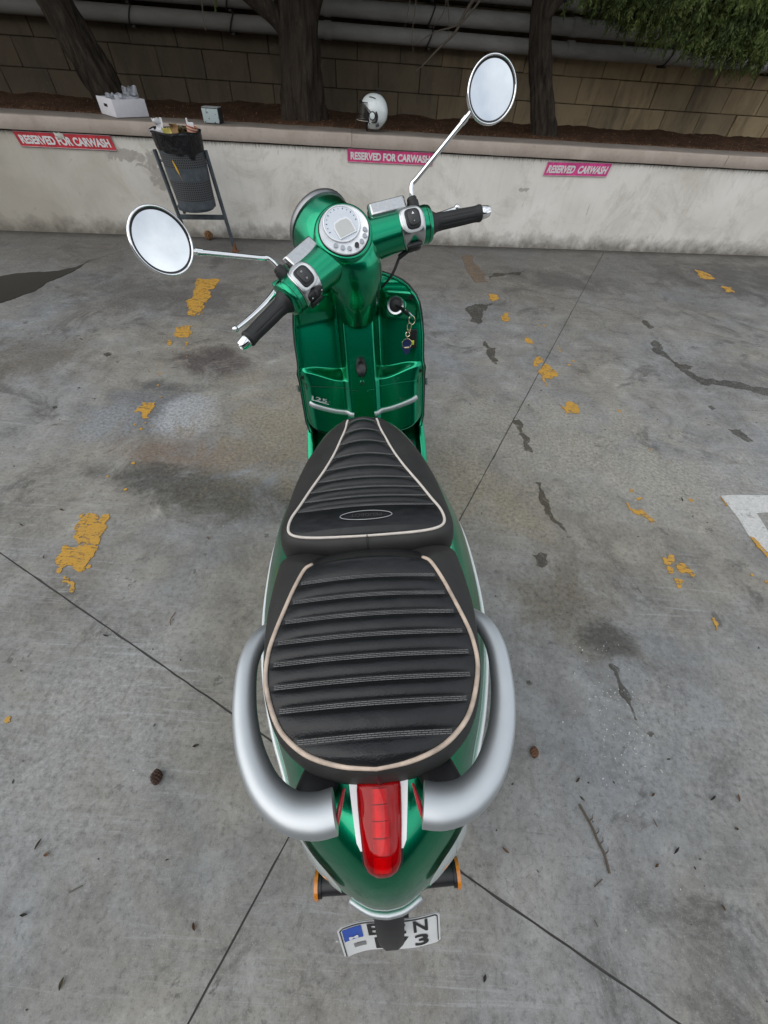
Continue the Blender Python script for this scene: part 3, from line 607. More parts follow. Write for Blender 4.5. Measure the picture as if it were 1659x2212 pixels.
# ------------------------------------------------------------------ scooter
N = NT('metallic green paint'); v = N.coord('Object'); fl = N.noise(v, 1600, 2, .5)
c = N.mix(N.ramp(fl, (0.4, 0.0), (0.62, 1.0)), (0.000, 0.275, 0.130), (0.003, 0.34, 0.170))
N.set(Base_Color=c, Metallic=1.0, Roughness=.27, Coat_Weight=.6, Coat_Roughness=0.03, Specular_IOR_Level=0.5); M_green = N.m
N = NT('black seat vinyl'); v = N.coord('Object'); vo = N.n('ShaderNodeTexVoronoi'); vo.inputs['Scale'].default_value = 420; N.l(v, vo.inputs['Vector'])
dust = N.ramp(N.noise(v, 9, 8, 0.72, .3), (0.46, 0.0), (0.78, 0.55))
c = N.mix(dust, (0.007, 0.0078, 0.0092), (0.026, 0.0265, 0.027)); N.set(Base_Color=c, Roughness=N.ramp(N.noise(v, 14, 6), (0.3, .30), (0.7, .42)), Specular_IOR_Level=0.42)
N.bump(N.math('ADD', N.math('MULTIPLY', vo.outputs['Distance'], .7), N.math('MULTIPLY', N.noise(v, 600, 3), .4)), 0.28, 0.0012); M_vinyl = N.m
M_side = simple('matt seat side vinyl', (0.020, 0.019, 0.018), 0.62, bump=.25, bs=700, bd=.001, var=.25, vs=20)
M_pip1 = simple('cream piping', (0.62, 0.565, 0.51), 0.5, var=.1, vs=60); M_pip2 = simple('worn tan piping', (0.50, 0.40, 0.32), 0.6, var=.3, vs=45)
M_thread = simple('grey thread', (0.15, 0.15, 0.147), 0.8, var=.25)
M_silver = simple('satin silver paint', (0.55, 0.58, 0.60), 0.48, metal=.92, coat=.0, var=.015, vs=60, rv=.03)
M_satin = simple('brushed aluminium plastic', (0.52, 0.53, 0.54), 0.24, metal=1.0, var=.06, vs=120)
M_chrome = simple('chrome', (0.86, 0.87, 0.88), 0.05, metal=1.0, var=.02, vs=15)
M_wtrim = simple('pearl white trim', (0.74, 0.76, 0.77), 0.25, metal=.2, coat=.6, var=.03)
M_blk = simple('black moulded plastic', (0.012, 0.012, 0.0135), 0.42, var=.2, vs=60, bump=.12, bs=900, bd=.0006)
M_rub = simple('black rubber', (0.014, 0.014, 0.015), 0.55, var=.25, vs=40, bump=.1, bs=500, bd=.0006)
M_key = simple('grey switch plastic', (0.035, 0.036, 0.038), 0.45, var=.1)
M_wht = simple('white print', (0.8, 0.8, 0.8), 0.5, var=.02); M_mark = simple('dim grey print', (0.35, 0.35, 0.35), 0.5)
M_dial = simple('pale dial face', (0.60, 0.645, 0.70), 0.3, coat=.4, var=.05, vs=40); M_dialw = simple('white dial surround', (0.80, 0.82, 0.85), 0.22, metal=.15, coat=.7, var=.02)
M_lcd = simple('unlit lcd', (0.50, 0.51, 0.50), 0.12, coat=.5, var=.04); M_lamp = simple('grey telltale', (0.36, 0.38, 0.42), 0.25, var=.06); M_blue = simple('navy mark', (0.03, 0.05, 0.20), 0.4)
N = NT('mirror glass'); N.set(Base_Color=(.92, .945, .95), Metallic=1.0, Roughness=0.012); M_mirror = N.m
N = NT('red lens'); N.set(Base_Color=(.85, .006, .018), Roughness=0.05, IOR=1.25, Transmission_Weight=0.9, Coat_Weight=.5, Coat_Roughness=.02); M_red = N.m
M_redin = simple('red reflector', (0.95, 0.05, 0.05), 0.25, metal=.15, coat=.6, var=.25, vs=90); M_redpan = simple('red reflector pan', (.33, .008, .016), .3, metal=.3, var=.15, vs=60); M_redst = simple('glossy red sliver', (0.42, 0.02, 0.035), 0.2, coat=.8)
N = NT('clear indicator lens'); N.set(Base_Color=(.50, .58, .56), Roughness=0.12, Coat_Weight=1.0, Coat_Roughness=.03, Specular_IOR_Level=.6); M_clear = N.m
M_orange = simple('amber reflector', (0.62, 0.20, 0.015), 0.25, coat=.8, var=.15, vs=200)
M_plate = simple('number plate', (0.80, 0.81, 0.81), 0.4, coat=.3, var=.04); M_pblue = simple('plate blue', (0.02, 0.09, 0.48), 0.4); M_pblk = simple('plate black', (0.012, 0.012, 0.012), 0.45); M_pgrey = simple('plate sticker grey', (0.22, 0.22, 0.22), 0.4)
M_tyre = simple('tyre rubber', (0.020, 0.020, 0.019), 0.85, bump=.3, bs=200); M_seam = simple('panel gap', (0.002, 0.010, 0.007), 0.6)
M_seamhl = simple('painted seam highlight', (0.02, 0.22, 0.13), 0.3, metal=.4)  # lighter tone painted as a highlight along the right door seam

SX, SY, SYAW, SLEAN = 0.1033, -0.168, radians(6.9384), radians(4.2624)
_F = Vector((-sin(SYAW), cos(SYAW), 0)); _R0 = Vector((cos(SYAW), sin(SYAW), 0)); _Z = Vector((0, 0, 1))
_RR = _R0*cos(SLEAN) + _Z*sin(SLEAN); _UU = _Z*cos(SLEAN) - _R0*sin(SLEAN)
SCM = frame_m((SX, SY, 0), _RR, _F, _UU)
scooter = empty('motor_scooter', 'metallic green scooter with black quilted seats, leaning on the concrete', 'scooter'); scooter.matrix_world = SCM
def part(name, vf, mat, parent=None, **k): return obj(name, vf, mat, parent or scooter, **k)
def lerp_tab(x, tab):
    if x <= tab[0][0]: return tab[0][1]
    for (a, b), (c, d) in zip(tab[:-1], tab[1:]):
        if x <= c: return b + (d-b)*(x-a)/(c-a)
    return tab[-1][1]
def sm(x, a, b):
    t = min(1, max(0, (x-a)/(b-a))); return t*t*(3-2*t)
def mirror_ring(half):
    """half: right side points front centre -> rear centre; returns the closed ring"""
    return [Vector(p) for p in half] + [Vector((-p[0], p[1], p[2])) for p in reversed(half[1:-1])]

# --- body cowl
G62 = [(.096, 0), (.098, .018), (.103, .032), (.111, .047), (.121, .062), (.132, .076), (.148, .095), (.165, .110), (.181, .120), (.215, .134), (.255, .148), (.32, .175), (.40, .199), (.47, .211), (.55, .218), (.66, .217), (.74, .207), (.82, .185), (.90, .155), (.95, .12), (.97, .06), (.975, 0)]
TAILP = [(.34, .26), (.42, .21), (.50, .145), (.56, .108), (.60, .097), (.63, .100), (.66, .107), (.69, .118), (.715, .132), (.735, .150), (.75, .178), (.76, .215), (.766, .26)]
WID = [(.34, .62), (.42, .78), (.50, .92), (.56, .985), (.60, 1.0), (.63, 1.0), (.66, .965), (.69, .90), (.715, .83), (.735, .755), (.75, .67), (.76, .58), (.766, .42)]
def body_half(z, off=0.0):
    yr = lerp_tab(z, TAILP); w = lerp_tab(z, WID); H = []
    for y, x in reversed(G62):
        yy = .975 - (.975 - y) * ((.975 - yr)/(.975 - .096)); H.append((x*w + (off if x > 0 else 0), yy - off*(1 if y < .2 else 0), z))
    return H
def dense_half(z, off=0.0):
    P = smooth_path(body_half(z, off), 3); P[0].x = 0; P[-1].x = 0
    for q in P: q.x = max(0, q.x)
    return P
zs = [.34, .38, .42, .46, .50, .53, .56, .58, .60, .615, .63, .645, .66, .675, .69, .7025, .715, .725, .735, .743, .75, .756, .76, .764, .766]
body = part('body_cowl', loft([mirror_ring(dense_half(z)) for z in zs]), M_green, angle=None)
for s in (-1, 1):
    half = [p for p in dense_half(.62, .003) if .20 < p.y < .93]
    pth = [(s*p.x, p.y, p.z) for p in half]
    part('side_trim', tube(pth, [.006]*len(pth), 8, flat=[(.9, 1.5)]*len(pth)), M_wtrim, angle=None)
    # clear indicator lens sunk along the tail side
    V, F = [], []; ys = [.126 + .062*i/14 for i in range(15)]
    for i, y in enumerate(ys):
        t = i/14; hgt = .024*sqrt(max(0, 1-(2*t-1)**2)) + .002
        for j in range(5):
            z = .652 + hgt*(j/4-.5)*2*.9
            half = dense_half(z); best = min(((a, b) for a, b in zip(half[:-1], half[1:]) if min(a.y, b.y) <= y <= max(a.y, b.y)), key=lambda q: -max(q[0].x, q[1].x))
            a, b = best; x = a.x + (b.x-a.x)*((y-a.y)/(b.y-a.y) if abs(b.y-a.y) > 1e-6 else 0)
            V.append((s*(x + .0032), y - .0032, z))
    for i in range(14):
        for j in range(4): a = i*5+j; F.append((a, a+5, a+6, a+1))
    part('indicator_lens', (V, F), M_clear, label='clear indicator lens on the tail side', angle=None)
    # gap between tail panel and side panel
    gp_ = []
    for y, z in ((.262, .744), (.245, .742), (.228, .739), (.212, .735), (.198, .728), (.186, .718)):
        h_ = dense_half(z); a, b = min(((a, b) for a, b in zip(h_[:-1], h_[1:]) if min(a.y, b.y) <= y <= max(a.y, b.y)), key=lambda q: -max(q[0].x, q[1].x))
        gp_.append((s*(a.x + (b.x-a.x)*((y-a.y)/(b.y-a.y) if abs(b.y-a.y) > 1e-6 else 0)), y, z))
    part('panel_gap', tube(smooth_path(gp_, 3), .0010, 5), M_seam)
    pf = tube([(s*.067, .139, .628), (s*.070, .137, .622)], .005, 10); part('tail_screw', pf, M_seam)
# chrome lip and lower guard at the tail
lip = [(p.x, p.y - .004, .597) for p in dense_half(.60, .0) if p.x < .056 and p.y < .3]
lip = [(-x, y, z) for x, y, z in lip] + [(x, y, z) for x, y, z in reversed(lip)]
part('tail_lip', tube(smooth_path(lip[::2], 2), [.0042]*len(smooth_path(lip[::2], 2)), 8, flat=[(1.2, 1.5)]*400), M_silver, angle=None)
part('under_lip', tube([(x*1.35, y + .012, .572) for x, y, z in lip[::2]], .0035, 6), M_green)

# --- tail light
def tail_surf(y):
    pts = sorted((b, a) for a, b in TAILP if a >= .60); return lerp_tab(y, pts)
stn = [(.236, .0255), (.232, .0272), (.222, .0280), (.205, .0273), (.185, .0258), (.165, .0238), (.152, .022), (.144, .0175), (.1395, .010), (.138, .004)]
def lens(stations, zoff, hgt, wsc, n=15):
    rings = []
    for i, (y, w) in enumerate(stations):
        e = min(1, i/1.2, (len(stations)-1-i)/1.2); z0 = tail_surf(y) + zoff
        top = [(w*wsc*cos(pi*k_/(n-1)), y, z0 + hgt*(.25+.75*e)*(max(0, sin(pi*k_/(n-1)))**.55)) for k_ in range(n)]
        rings.append(top + [(-w*wsc*.98, y, z0 - .008), (w*wsc*.98, y, z0 - .008)])
    return loft(rings)
tl = part('tail_light', lens([(y, w) for y, w in stn], .001, .0165, 1.0), M_red, angle=None, label='long red tail light')
part('bezel', lens([(y + (.001 if i == 0 else 0), w) for i, (y, w) in enumerate(stn)], -.001, .003, 1.09), M_blk, tl, angle=None)
part('reflector_pan', lens([(y, w) for y, w in stn], .0005, .0065, .92), M_redpan, tl, angle=None)
for i in range(5):
    y = .222 - i*.0155
    part('light_chamber', tube([(0, y, tail_surf(y) + .010), (0, y - .0145, tail_surf(y - .0145) + .010)], .010, 12, flat=[(1, .45)]*2), M_redin, tl)
V = [(-.038, .238, 0), (.038, .238, 0), (.0365, .22, 0), (.030, .172, 0), (.0265, .165, 0), (-.0265, .162, 0), (-.030, .169, 0), (-.0365, .22, 0)]
nn = 10; VV, FF = [], []
for i in range(nn+1):
    y = .240 - .076*i/nn; w = lerp_tab(y, [(.164, .0255), (.172, .0300), (.20, .0335), (.24, .0385)])
    for j in range(5): VV.append((w*(j/2-1), y, tail_surf(y) + .0025))
for i in range(nn):
    for j in range(4): a = i*5+j; FF.append((a, a+5, a+6, a+1))
part('light_surround', (VV, FF), M_wtrim, angle=None)

# --- seats
def seat(name, P, O, label, seams, bulge, zb, crown, flat_rear=None):
    """P: piping outline (right half, front centre -> rear centre), O: widest outline below it"""
    n = 6; PP = smooth_path(P, n); OO = smooth_path(O, n)
    for L in (PP, OO): L[0].x = 0; L[-1].x = 0
    rings = []
    for a in [0, .12, .25, .4, .55, .7, .85, 1.0]:
        h = sin(a*pi/2)**.9; v_ = 1 - cos(a*pi/2)
        rings.append(mirror_ring([p + Vector(((o.x-p.x)*h, (o.y-p.y)*h, (o.z-p.z)*v_)) for p, o in zip(PP, OO)]))
    rings.append(mirror_ring([Vector((o.x*.985, o.y, zb)) for o in OO]))
    s = part(name, loft(rings, True, False, True), M_side, angle=None, label=label)
    # quilted top panel
    ptab = sorted([(p.y, p.x, p.z) for p in PP]); ymin, ymax = ptab[0][0], ptab[-1][0]
    def xw(y):
        prev = ptab[0]
        best = 0
        for a, b in zip(PP[:-1], PP[1:]):
            if min(a.y, b.y) <= y <= max(a.y, b.y) and abs(a.y-b.y) > 1e-7:
                t = (y-a.y)/(b.y-a.y); best = max(best, a.x + (b.x-a.x)*t)
        return best
    def zp(y): return lerp_tab(y, [(q[0], q[2]) for q in ptab])
    ny, nx = 280, 44; V, F = [], []
    ss = sorted(seams)
    for i in range(ny+1):
        t = i/ny; y = ymin + (ymax-ymin)*(.75*t + .25*(.5 - .5*cos(pi*t))); y = min(max(y, ymin+1e-5), ymax-1e-5); w = xw(y); z0 = zp(y)
        for j in range(nx+1):
            q = 2*j/nx - 1; q2 = sin(q*pi/2)*.35 + q*.65
            yy = y; lo = max([a for a in ss if a <= yy], default=None); hi = min([a for a in ss if a > yy], default=None); b = 0
            edge = (1 - abs(q2)**6)
            end = min(1, (yy-ymin)/.012, (ymax-yy)/.012)
            if lo is not None and hi is not None:
                tt = min(1, max(0, (yy-lo-.0038)/(hi-lo-.0076))); b = bulge*(max(0, 1-(2*tt-1)**2)**.6) - bulge*.45
            elif lo is None and hi is not None: b = bulge*.55*(1 - exp(-max(0, hi-yy-.0038)/.006)) - bulge*.45
            elif hi is None and lo is not None: b = bulge*.55*(1 - exp(-max(0, yy-lo-.0038)/.006)) - bulge*.45
            wr = .0006*fbm((q2*w*60, yy*60, 2), 1, 2)
            V.append((q2*w, yy, z0 + crown(y)*(1-q2*q2)*max(0, end)**.5 + b*edge*max(.0, end) + wr))
    for i in range(ny):
        for j in range(nx): a = i*(nx+1)+j; F.append((a, a+nx+1, a+nx+2, a+1))
    pan = part('quilted_panel', (V, F), M_vinyl, s, angle=None)
    def top(x, y):
        w = max(xw(y), 1e-4); q = x/w; end = min(1, (y-ymin)/.012, (ymax-y)/.012); return zp(y) + crown(y)*(1-q*q)*max(0, end)**.5 - bulge*.45*(1-abs(q)**6)
    return s, PP, xw, top
FP = [(0, .926, .800), (.018, .9255, .800), (.033, .920, .799), (.0385, .891, .798), (.050, .852, .797), (.0625, .813, .795), (.082, .765, .794), (.108, .709, .795), (.1255, .667, .797), (.1375, .639, .799), (.1415, .616, .80), (.137, .601, .80), (.121, .5925, .80), (.090, .588, .80), (.045, .5865, .80), (0, .586, .80)]
FO = [(0, .945, .735), (.034, .943, .735), (.064, .936, .735), (.100, .902, .735), (.130, .845, .735), (.1465, .795, .735), (.1565, .75, .737), (.1625, .70, .74), (.165, .66, .745), (.1655, .635, .75), (.1635, .612, .752), (.1575, .593, .752), (.142, .577, .752), (.092, .5645, .752), (.045, .562, .752), (0, .562, .752)]
FSEAM = [.908, .874, .837, .798, .762, .729, .701, .676, .651]
fs, FPP, fxw, ftop = seat('rider_seat', FP, FO, 'black rider seat with cream piping and a wide rear lip', FSEAM, .0078, .70, lambda y: .012 + .003*sm(y, .65, .9))
PPp = [(0, .575, .768), (.06, .572, .768), (.088, .552, .790), (.0865, .518, .826), (.099, .506, .830), (.1125, .474, .831), (.124, .438, .831), (.1335, .405, .831), (.139, .378, .831), (.1393, .345, .830), (.130, .313, .829), (.1165, .286, .828), (.099, .2675, .827), (.0755, .2525, .826), (.040, .2415, .825), (0, .237, .825)]
POo = [(0, .592, .745), (.09, .590, .745), (.140, .578, .750), (.155, .555, .760), (.1585, .53, .765), (.162, .49, .765), (.1635, .45, .765), (.161, .41, .765), (.156, .378, .765), (.150, .342, .765), (.139, .304, .765), (.1235, .275, .765), (.1035, .2555, .765), (.079, .240, .765), (.040, .2295, .765), (0, .226, .765)]
PSEAM = [.480, .449, .419, .389, .360, .331, .303, .268]
ps, PPP, pxw, ptop = seat('pillion_seat', PPp, POo, 'black pillion seat with worn tan piping and eight stitched ribs', PSEAM, .0072, .735, lambda y: .0135)
def piping(par, PP, i0, mat, r, lift):
    R = [p + Vector((p.x*.004, 0, lift)) for p in PP[i0:]]; ring = R + [Vector((-p.x, p.y, p.z)) for p in reversed(R[:-1])]
    part('piping', tube(ring, r, 8), mat, par, angle=None)
piping(fs, FPP, 12, M_pip1, .0026, .0010); piping(ps, PPP, 19, M_pip2, .0030, .0010)
def stitching(par, seams, xw, top, rows, frac, L, r):
    V, F = [], []
    for y in seams:
        for ri, dy in enumerate(rows):
            w = xw(y)*frac; x = -w - (ri % 2)*L*.5
            while x < w:
                x2 = min(w, x + L*.90); x1 = max(x, -w); n = len(V)
                a = Vector((x1, y+dy, top(x1, y+dy) + .0014)); b = Vector((x2, y+dy, top(x2, y+dy) + .0014))
                V += [a + Vector((0, -r, 0)), a + Vector((0, r, 0)), b + Vector((0, r, 0)), b + Vector((0, -r, 0)), a + Vector((0, 0, r*.8)), b + Vector((0, 0, r*.8))]
                F += [(n, n+4, n+5, n+3), (n+4, n+1, n+2, n+5)]; x += L
    part('stitching', (V, F), M_thread, par, angle=None, kind='stuff')
stitching(fs, FSEAM, fxw, ftop, (-.0010, .0010), .965, .0080, .0005)
stitching(ps, PSEAM, pxw, ptop, (-.0021, 0, .0021), .93, .0085, .00046)
# raised emblem on the rider seat's rear lip
el = [(.047*cos(t), .6225 + .0105*sin(t)) for t in [2*pi*i/48 for i in range(49)]]
part('emblem_ring', tube([(x, y, ftop(x, y) + .0062) for x, y in el], .0007, 5, False), M_mark, fs)
tv = text_vf('PEUGEOT', .056, .0068, .0)
part('emblem_lettering', ([Vector((-p.x, .6225 - p.y, ftop(-p.x, .6225 - p.y) + .0066)) for p in tv[0]], tv[1]), simple('embossed lettering', (.05, .05, .05), .35), fs, smooth=False)
# centre seams on the rear faces
part('rear_seam', tube([(0, .5862, .803), (0, .578, .80), (0, .568, .785), (0, .562, .76)], .0013, 6), M_blk, fs)
part('rear_seam', tube([(.002, .236, .823), (.002, .2305, .812), (.002, .2265, .79), (.002, .2262, .765)], .0022, 6, flat=[(1.6, .6)]*4), M_blk, ps)

# --- grab rails
for s in (-1, 1):
    C = [(.138, .447, .752), (.158, .440, .762), (.175, .420, .772), (.1835, .385, .778), (.1815, .345, .780), (.1745, .306, .780), (.160, .266, .781), (.136, .229, .783), (.105, .206, .784), (.075, .200, .784), (.052, .203, .784)]
    W = [.0135, .0145, .0145, .0147, .0155, .0166, .0178, .0192, .0215, .0238, .0245]
    P = smooth_path([(s*x, y, z) for x, y, z in C], 5); R = smooth_vals(W, 5)
    rail = part('grab_rail', tube(P, R, 20, flat=[(1.0, .85)]*len(P)), M_silver, angle=50)
    part('rail_mount', tube([(s*.085, .215, .770), (s*.075, .235, .762), (s*.065, .258, .75)], [.02, .022, .02], 12, flat=[(1.1, .5)]*3), M_blk, rail)
    part('red_sliver', tube([(s*.0425, .224, .772), (s*.0475, .205, .775), (s*.0515, .186, .768)], [.002, .0042, .002], 8, flat=[(.8, 1.7)]*3), M_redst, rail)  # thin red sliver beside the rail end

# --- number plate, bracket, reflectors
PT, PB = Vector((0, .0735, .46)), Vector((0, .0265, .36)); pdn = (PB - PT); ph = pdn.length; pdn.normalize(); pnm = Vector((1, 0, 0)).cross(pdn).normalized()
if pnm.y > 0: pnm = -pnm
def plate_pt(x, d, lift=0.0):
    w = .0045*sin(x*34 + .4) + .004*(x/.08)**2; q = PT + Vector((x - .002, 0, 0)) + pdn*d + pnm*(w + lift); return Matrix.Translation((0, .05, 0)) @ (Matrix.Rotation(radians(4.5), 3, 'Z') @ (q - Vector((0, .05, 0))))
def plate_grid(x0, x1, d0, d1, lift, nx=24, nd=4, rc=0.0):
    V, F = [], []
    for i in range(nx+1):
        for j in range(nd+1):
            x = x0 + (x1-x0)*i/nx; e = min(x-x0, x1-x); ins = rc - sqrt(max(0, rc*rc - (rc-e)**2)) if rc and e < rc else 0
            V.append(plate_pt(x, d0 + ins + (d1-d0-2*ins)*j/nd, lift))
    for i in range(nx):
        for j in range(nd): a = i*(nd+1)+j; F.append((a, a+nd+1, a+nd+2, a+1))
    return V, F
def plate_text(body, cx, cd, w, h, mat, lift=.0012, bold=.02, name='character'):
    V, F = text_vf(body, w, h, bold); part(name, ([plate_pt(cx + p.x, cd - p.y, lift) for p in V], F), mat, npl, smooth=False)
npl = part('number_plate', join(plate_grid(-.083, .083, 0, ph, 0, rc=.008), plate_grid(-.083, .083, 0, ph, -.0015, rc=.008)), M_plate, label='slightly bent white number plate', angle=None)
part('rim_line', tube([plate_pt(x, d, .0008) for x, d in ([(-.079, ph-.006), (-.079, .009), (-.074, .004)] + [(-.07 + .01*i, .004) for i in range(15)] + [(.075, .004), (.079, .009), (.079, ph-.012)])], .0010, 4), M_pblk, npl)
part('country_band', plate_grid(-.076, -.045, .010, .052, .0009, 6, 4), M_pblue, npl, smooth=False)
plate_text('M', -.0605, .044, .015, .010, M_wht, .0016, .04)
part('plate_sticker', plate_grid(-.063, -.043, .070, .084, .0009, 4, 2), M_pgrey, npl, smooth=False)
for ch, x, d in (('B', -.024, .030), ('C', .014, .030), ('N', .0505, .030), ('1', -.020, .082), ('7', .017, .082), ('3', .0505, .082)): plate_text(ch, x, d, .024 if ch not in '1' else .016, .041, M_pblk, .0012, .022)
part('plate_bracket', loft([[(-.0215*w_, y, z), (-.012*w_, y-.004, z+.004), (.012*w_, y-.004, z+.004), (.0215*w_, y, z), (.0215*w_, y+.012, z-.012), (-.0215*w_, y+.012, z-.012)] for y, z, w_ in ((.100, .585, 1), (.082, .555, 1), (.066, .520, .98), (.054, .490, .93), (.045, .462, .88), (.041, .446, .80))]), M_blk, angle=30)
part('plate_holder', loft([[(-.03, y, z), (.03, y, z), (.03, y+.012, z), (-.03, y+.012, z)] for y, z in ((.112, .57), (.090, .46), (.045, .375))]), M_blk, angle=30)
for s in (-1, 1):
    rf = part('side_reflector', tube([(s*.107, .124, .52), (s*.1125, .124, .52)], .0195, 20), M_orange, label='round amber side reflector')
    part('reflector_stem', tube([(s*.06, .124, .522), (s*.1065, .124, .52)], [.015, .0145], 12), M_blk, rf)
    part('reflector_cup', tube([(s*.1025, .124, .52), (s*.1068, .124, .52)], .0172, 18), M_blk, rf)

# --- leg shield with glove box
SHW = [(.468, .198), (.50, .207), (.56, .2085), (.62, .2095), (.666, .2085), (.682, .2035), (.70, .2015), (.76, .2015), (.80, .198), (.83, .1925), (.855, .186), (.875, .176), (.893, .158), (.908, .132), (.918, .104), (.926, .075), (.930, .04)]
def sh_plane(z): return 1.28 + (z - .5)*.36
def shield_y(x, z):
    ax = abs(x); y = sh_plane(z)
    spine = (1 - sm(ax, .040, .060))
    ze = .654 + .030*sm(ax, .06, .19)
    rec = .056*sm(ax, .045, .070)*sm(z, ze - .006, ze + .008)*max(0, 1 - max(0, ax - .06)/.136)
    y += rec*(1 - .80*sm(z, .83, .90))
    y -= .014*spine
    y -= .018*(1 - sm(z, .878, .905))*sm(z, .80, .86)*sm(ax, .06, .09)
    y += .030*sm(ax, .165, .215)*(1 - sm(z, .62, .68)) + .012*sm(ax, .18, .205)
    return y
def shield_bottom(x): return .470 + .034*sm(abs(x), .06, .205)
V, F = [], []; nz, nx = 110, 72
zrows = sorted([.930 - (.930 - .468)*(i/90) for i in range(91)] + [.646 + .001*i + .0003 for i in range(48)], reverse=True); nz = len(zrows) - 1
for i, z in enumerate(zrows):
    w = lerp_tab(z, SHW)
    for j in range(nx+1):
        x = w*(2*j/nx - 1); zz = z
        if z < .56: zz = .56 - (.56 - z)*(.56 - shield_bottom(x))/(.56 - .468)
        V.append((x, shield_y(x, zz), zz))
for i in range(nz):
    for j in range(nx): a = i*(nx+1)+j; F.append((a, a+nx+1, a+nx+2, a+1))
shield = part('leg_shield', (V, F), M_green, angle=None, label='green leg shield with glove box')
# outer apron: front side of the shield
V2, F2 = [], []
for i, z in enumerate(zrows):
    w = lerp_tab(z, SHW)
    for j in range(nx+1):
        x = w*(2*j/nx - 1); q = 1 - (x/w)**2; V2.append((x*1.0, shield_y(w, z) + .012 + .13*q**.7*(1 - .35*sm(z, .75, .93)), z - (.12*(.6-z)/.14 if z < .6 else 0)))
for i in range(nz):
    for j in range(nx): a = i*(nx+1)+j; F2.append((a, a+1, a+nx+2, a+nx+1))
n0 = nx+1
part('front_apron', (V2, F2), M_green, shield, angle=None)
edgeR = [(lerp_tab(z, SHW) + .001, shield_y(lerp_tab(z, SHW), z) + .006, z) for z in zrows]
ring = [(-x, y, z) for x, y, z in reversed(edgeR)] + edgeR
part('edge_strip', tube(ring, .0058, 8), M_blk, shield, angle=None)
part('edge_moulding', tube([(x - .004*(1 if x > 0 else -1), y - .005, z) for x, y, z in ring], .0045, 8), M_green, shield, angle=None)
# glove box seams, trims, hook, bolts
def on_sh(x, z, lift=.001): return Vector((x, shield_y(x, z) - lift, z))
for s in (-1, 1):
    sp = [(.016, .619), (.020, .6245), (.06, .6275), (.11, .633), (.16, .6365), (.195, .636), (.1985, .62), (.198, .56), (.195, .53), (.18, .505), (.15, .487), (.112, .478)]
    part('door_seam', tube([on_sh(s*x, z, .0002) for x, z in smooth_path([(a, b, 0) for a, b in sp], 4) for _ in (0,)] if False else [on_sh(s*p.x, p.y, .0003) for p in smooth_path([(a, b, 0) for a, b in sp], 4)], .0008, 5), M_seamhl if s > 0 else M_seam, shield)
    tr = [(.035, .5495), (.06, .5515), (.09, .556), (.12, .5635), (.15, .573), (.181, .5845)]
    tp = [on_sh(s*p.x, p.y, .0035) for p in smooth_path([(a, b, 0) for a, b in tr], 4)]
    part('shield_trim', tube(tp, [.0095]*len(tp), 10, flat=[(.6, 1.0)]*len(tp)), M_silver, shield, label='curved silver trim bar on the glove box')
    part('shield_bolt', tube([on_sh(s*.194, .662, .004), on_sh(s*.194, .662, -.004)], .006, 12), M_blk, shield)
    part('shield_bolt', tube([on_sh(s*.162, .871, .003), on_sh(s*.162, .871, -.004)], .0068, 12), M_blk, shield)
    part('edge_clip', box(s*.2165, 1.345, .622, .008, .010, .022, .003), M_satin, shield)
hk = [on_sh(0, .698 + .027*cos(t), .003) + Vector((.018*sin(t), 0, 0)) for t in [2*pi*i/28 for i in range(28)]]
part('bag_hook', loft([hk, [p + Vector((0, -.012, 0)) for p in hk], [Vector((p.x*.8, p.y - .018, .70 + (p.z-.698)*.8)) for p in hk], [Vector((p.x*.35, p.y - .017, .70 + (p.z-.698)*.35)) for p in hk]]), M_blk, shield, label='black bag hook')
part('hook_screw', tube([on_sh(0, .649, .008), on_sh(0, .649, -.01)], .0075, 14), M_satin, shield)
tv = text_vf('125', .050, .0115, .02)
part('model_badge', ([on_sh(-.147 + p.x + .25*p.y, .5965 + p.y - .30*(p.x) + .003, .006) for p in tv[0]], tv[1]), M_silver, shield, smooth=False)
part('model_badge', tube([on_sh(-.174, .5985, .005), on_sh(-.118, .5815, .005)], .0011, 5), M_silver, shield)
# ignition lock
LK = on_sh(.1185, .8435, 0); lkz = Vector((-.10, -.93, .36)).normalized(); LM = axis_m(LK, lkz)
lock = part('ignition_lock', lathe([(.034, -.02), (.0345, .004), (.033, .013), (.0285, .016), (.027, .0135)], 28, LM), M_green, shield)
part('lock_ring', lathe([(.0175, .012), (.0255, .0125), (.0265, .0165), (.0245, .019), (.0190, .018), (.0175, .0150)], 28, LM, True), M_satin, shield)
part('lock_face', lathe([(.0178, .010), (.0178, .0155), (.0150, .0165), (.0001, .0165)], 24, LM), M_blk, shield)

# --- floor board
V, F = [], []; prof = [(.217, .335), (.2195, .355), (.216, .367), (.209, .370), (.198, .368), (.191, .355), (.184, .332), (.176, .329), (.10, .329), (.09, .335), (.075, .38), (.05, .405), (0, .41)]
ys = [1.375, 1.36, 1.345, 1.325, 1.30, 1.25, 1.2, 1.1, 1.0, .95]
rings = []
for y in ys:
    k_ = 1 - .10*sm(1.25 - y, 0, .25) - .0*y; half = [Vector((x*k_, y, z + .50*max(0, y - 1.19) + .0)) for x, z in prof]
    rings.append([Vector((-p.x, p.y, p.z)) for p in half] + list(reversed(half[:-1])) + [Vector((.19*k_, y, .29)), Vector((-.19*k_, y, .29))])
fb = part('floor_board', loft(rings), M_green, angle=35)
for s in (-1, 1):
    part('rubber_mat', xf(box(0, 0, 0, .075, .12, .008, .003), Matrix.Translation((s*.140, 1.265, .3685)) @ Matrix.Rotation(atan2(.5, 1), 4, 'X')), M_blk, fb)
    part('mat_bolt', tube([(s*.130, 1.335, .400), (s*.130, 1.332, .407)], .011, 12), M_blk, fb)

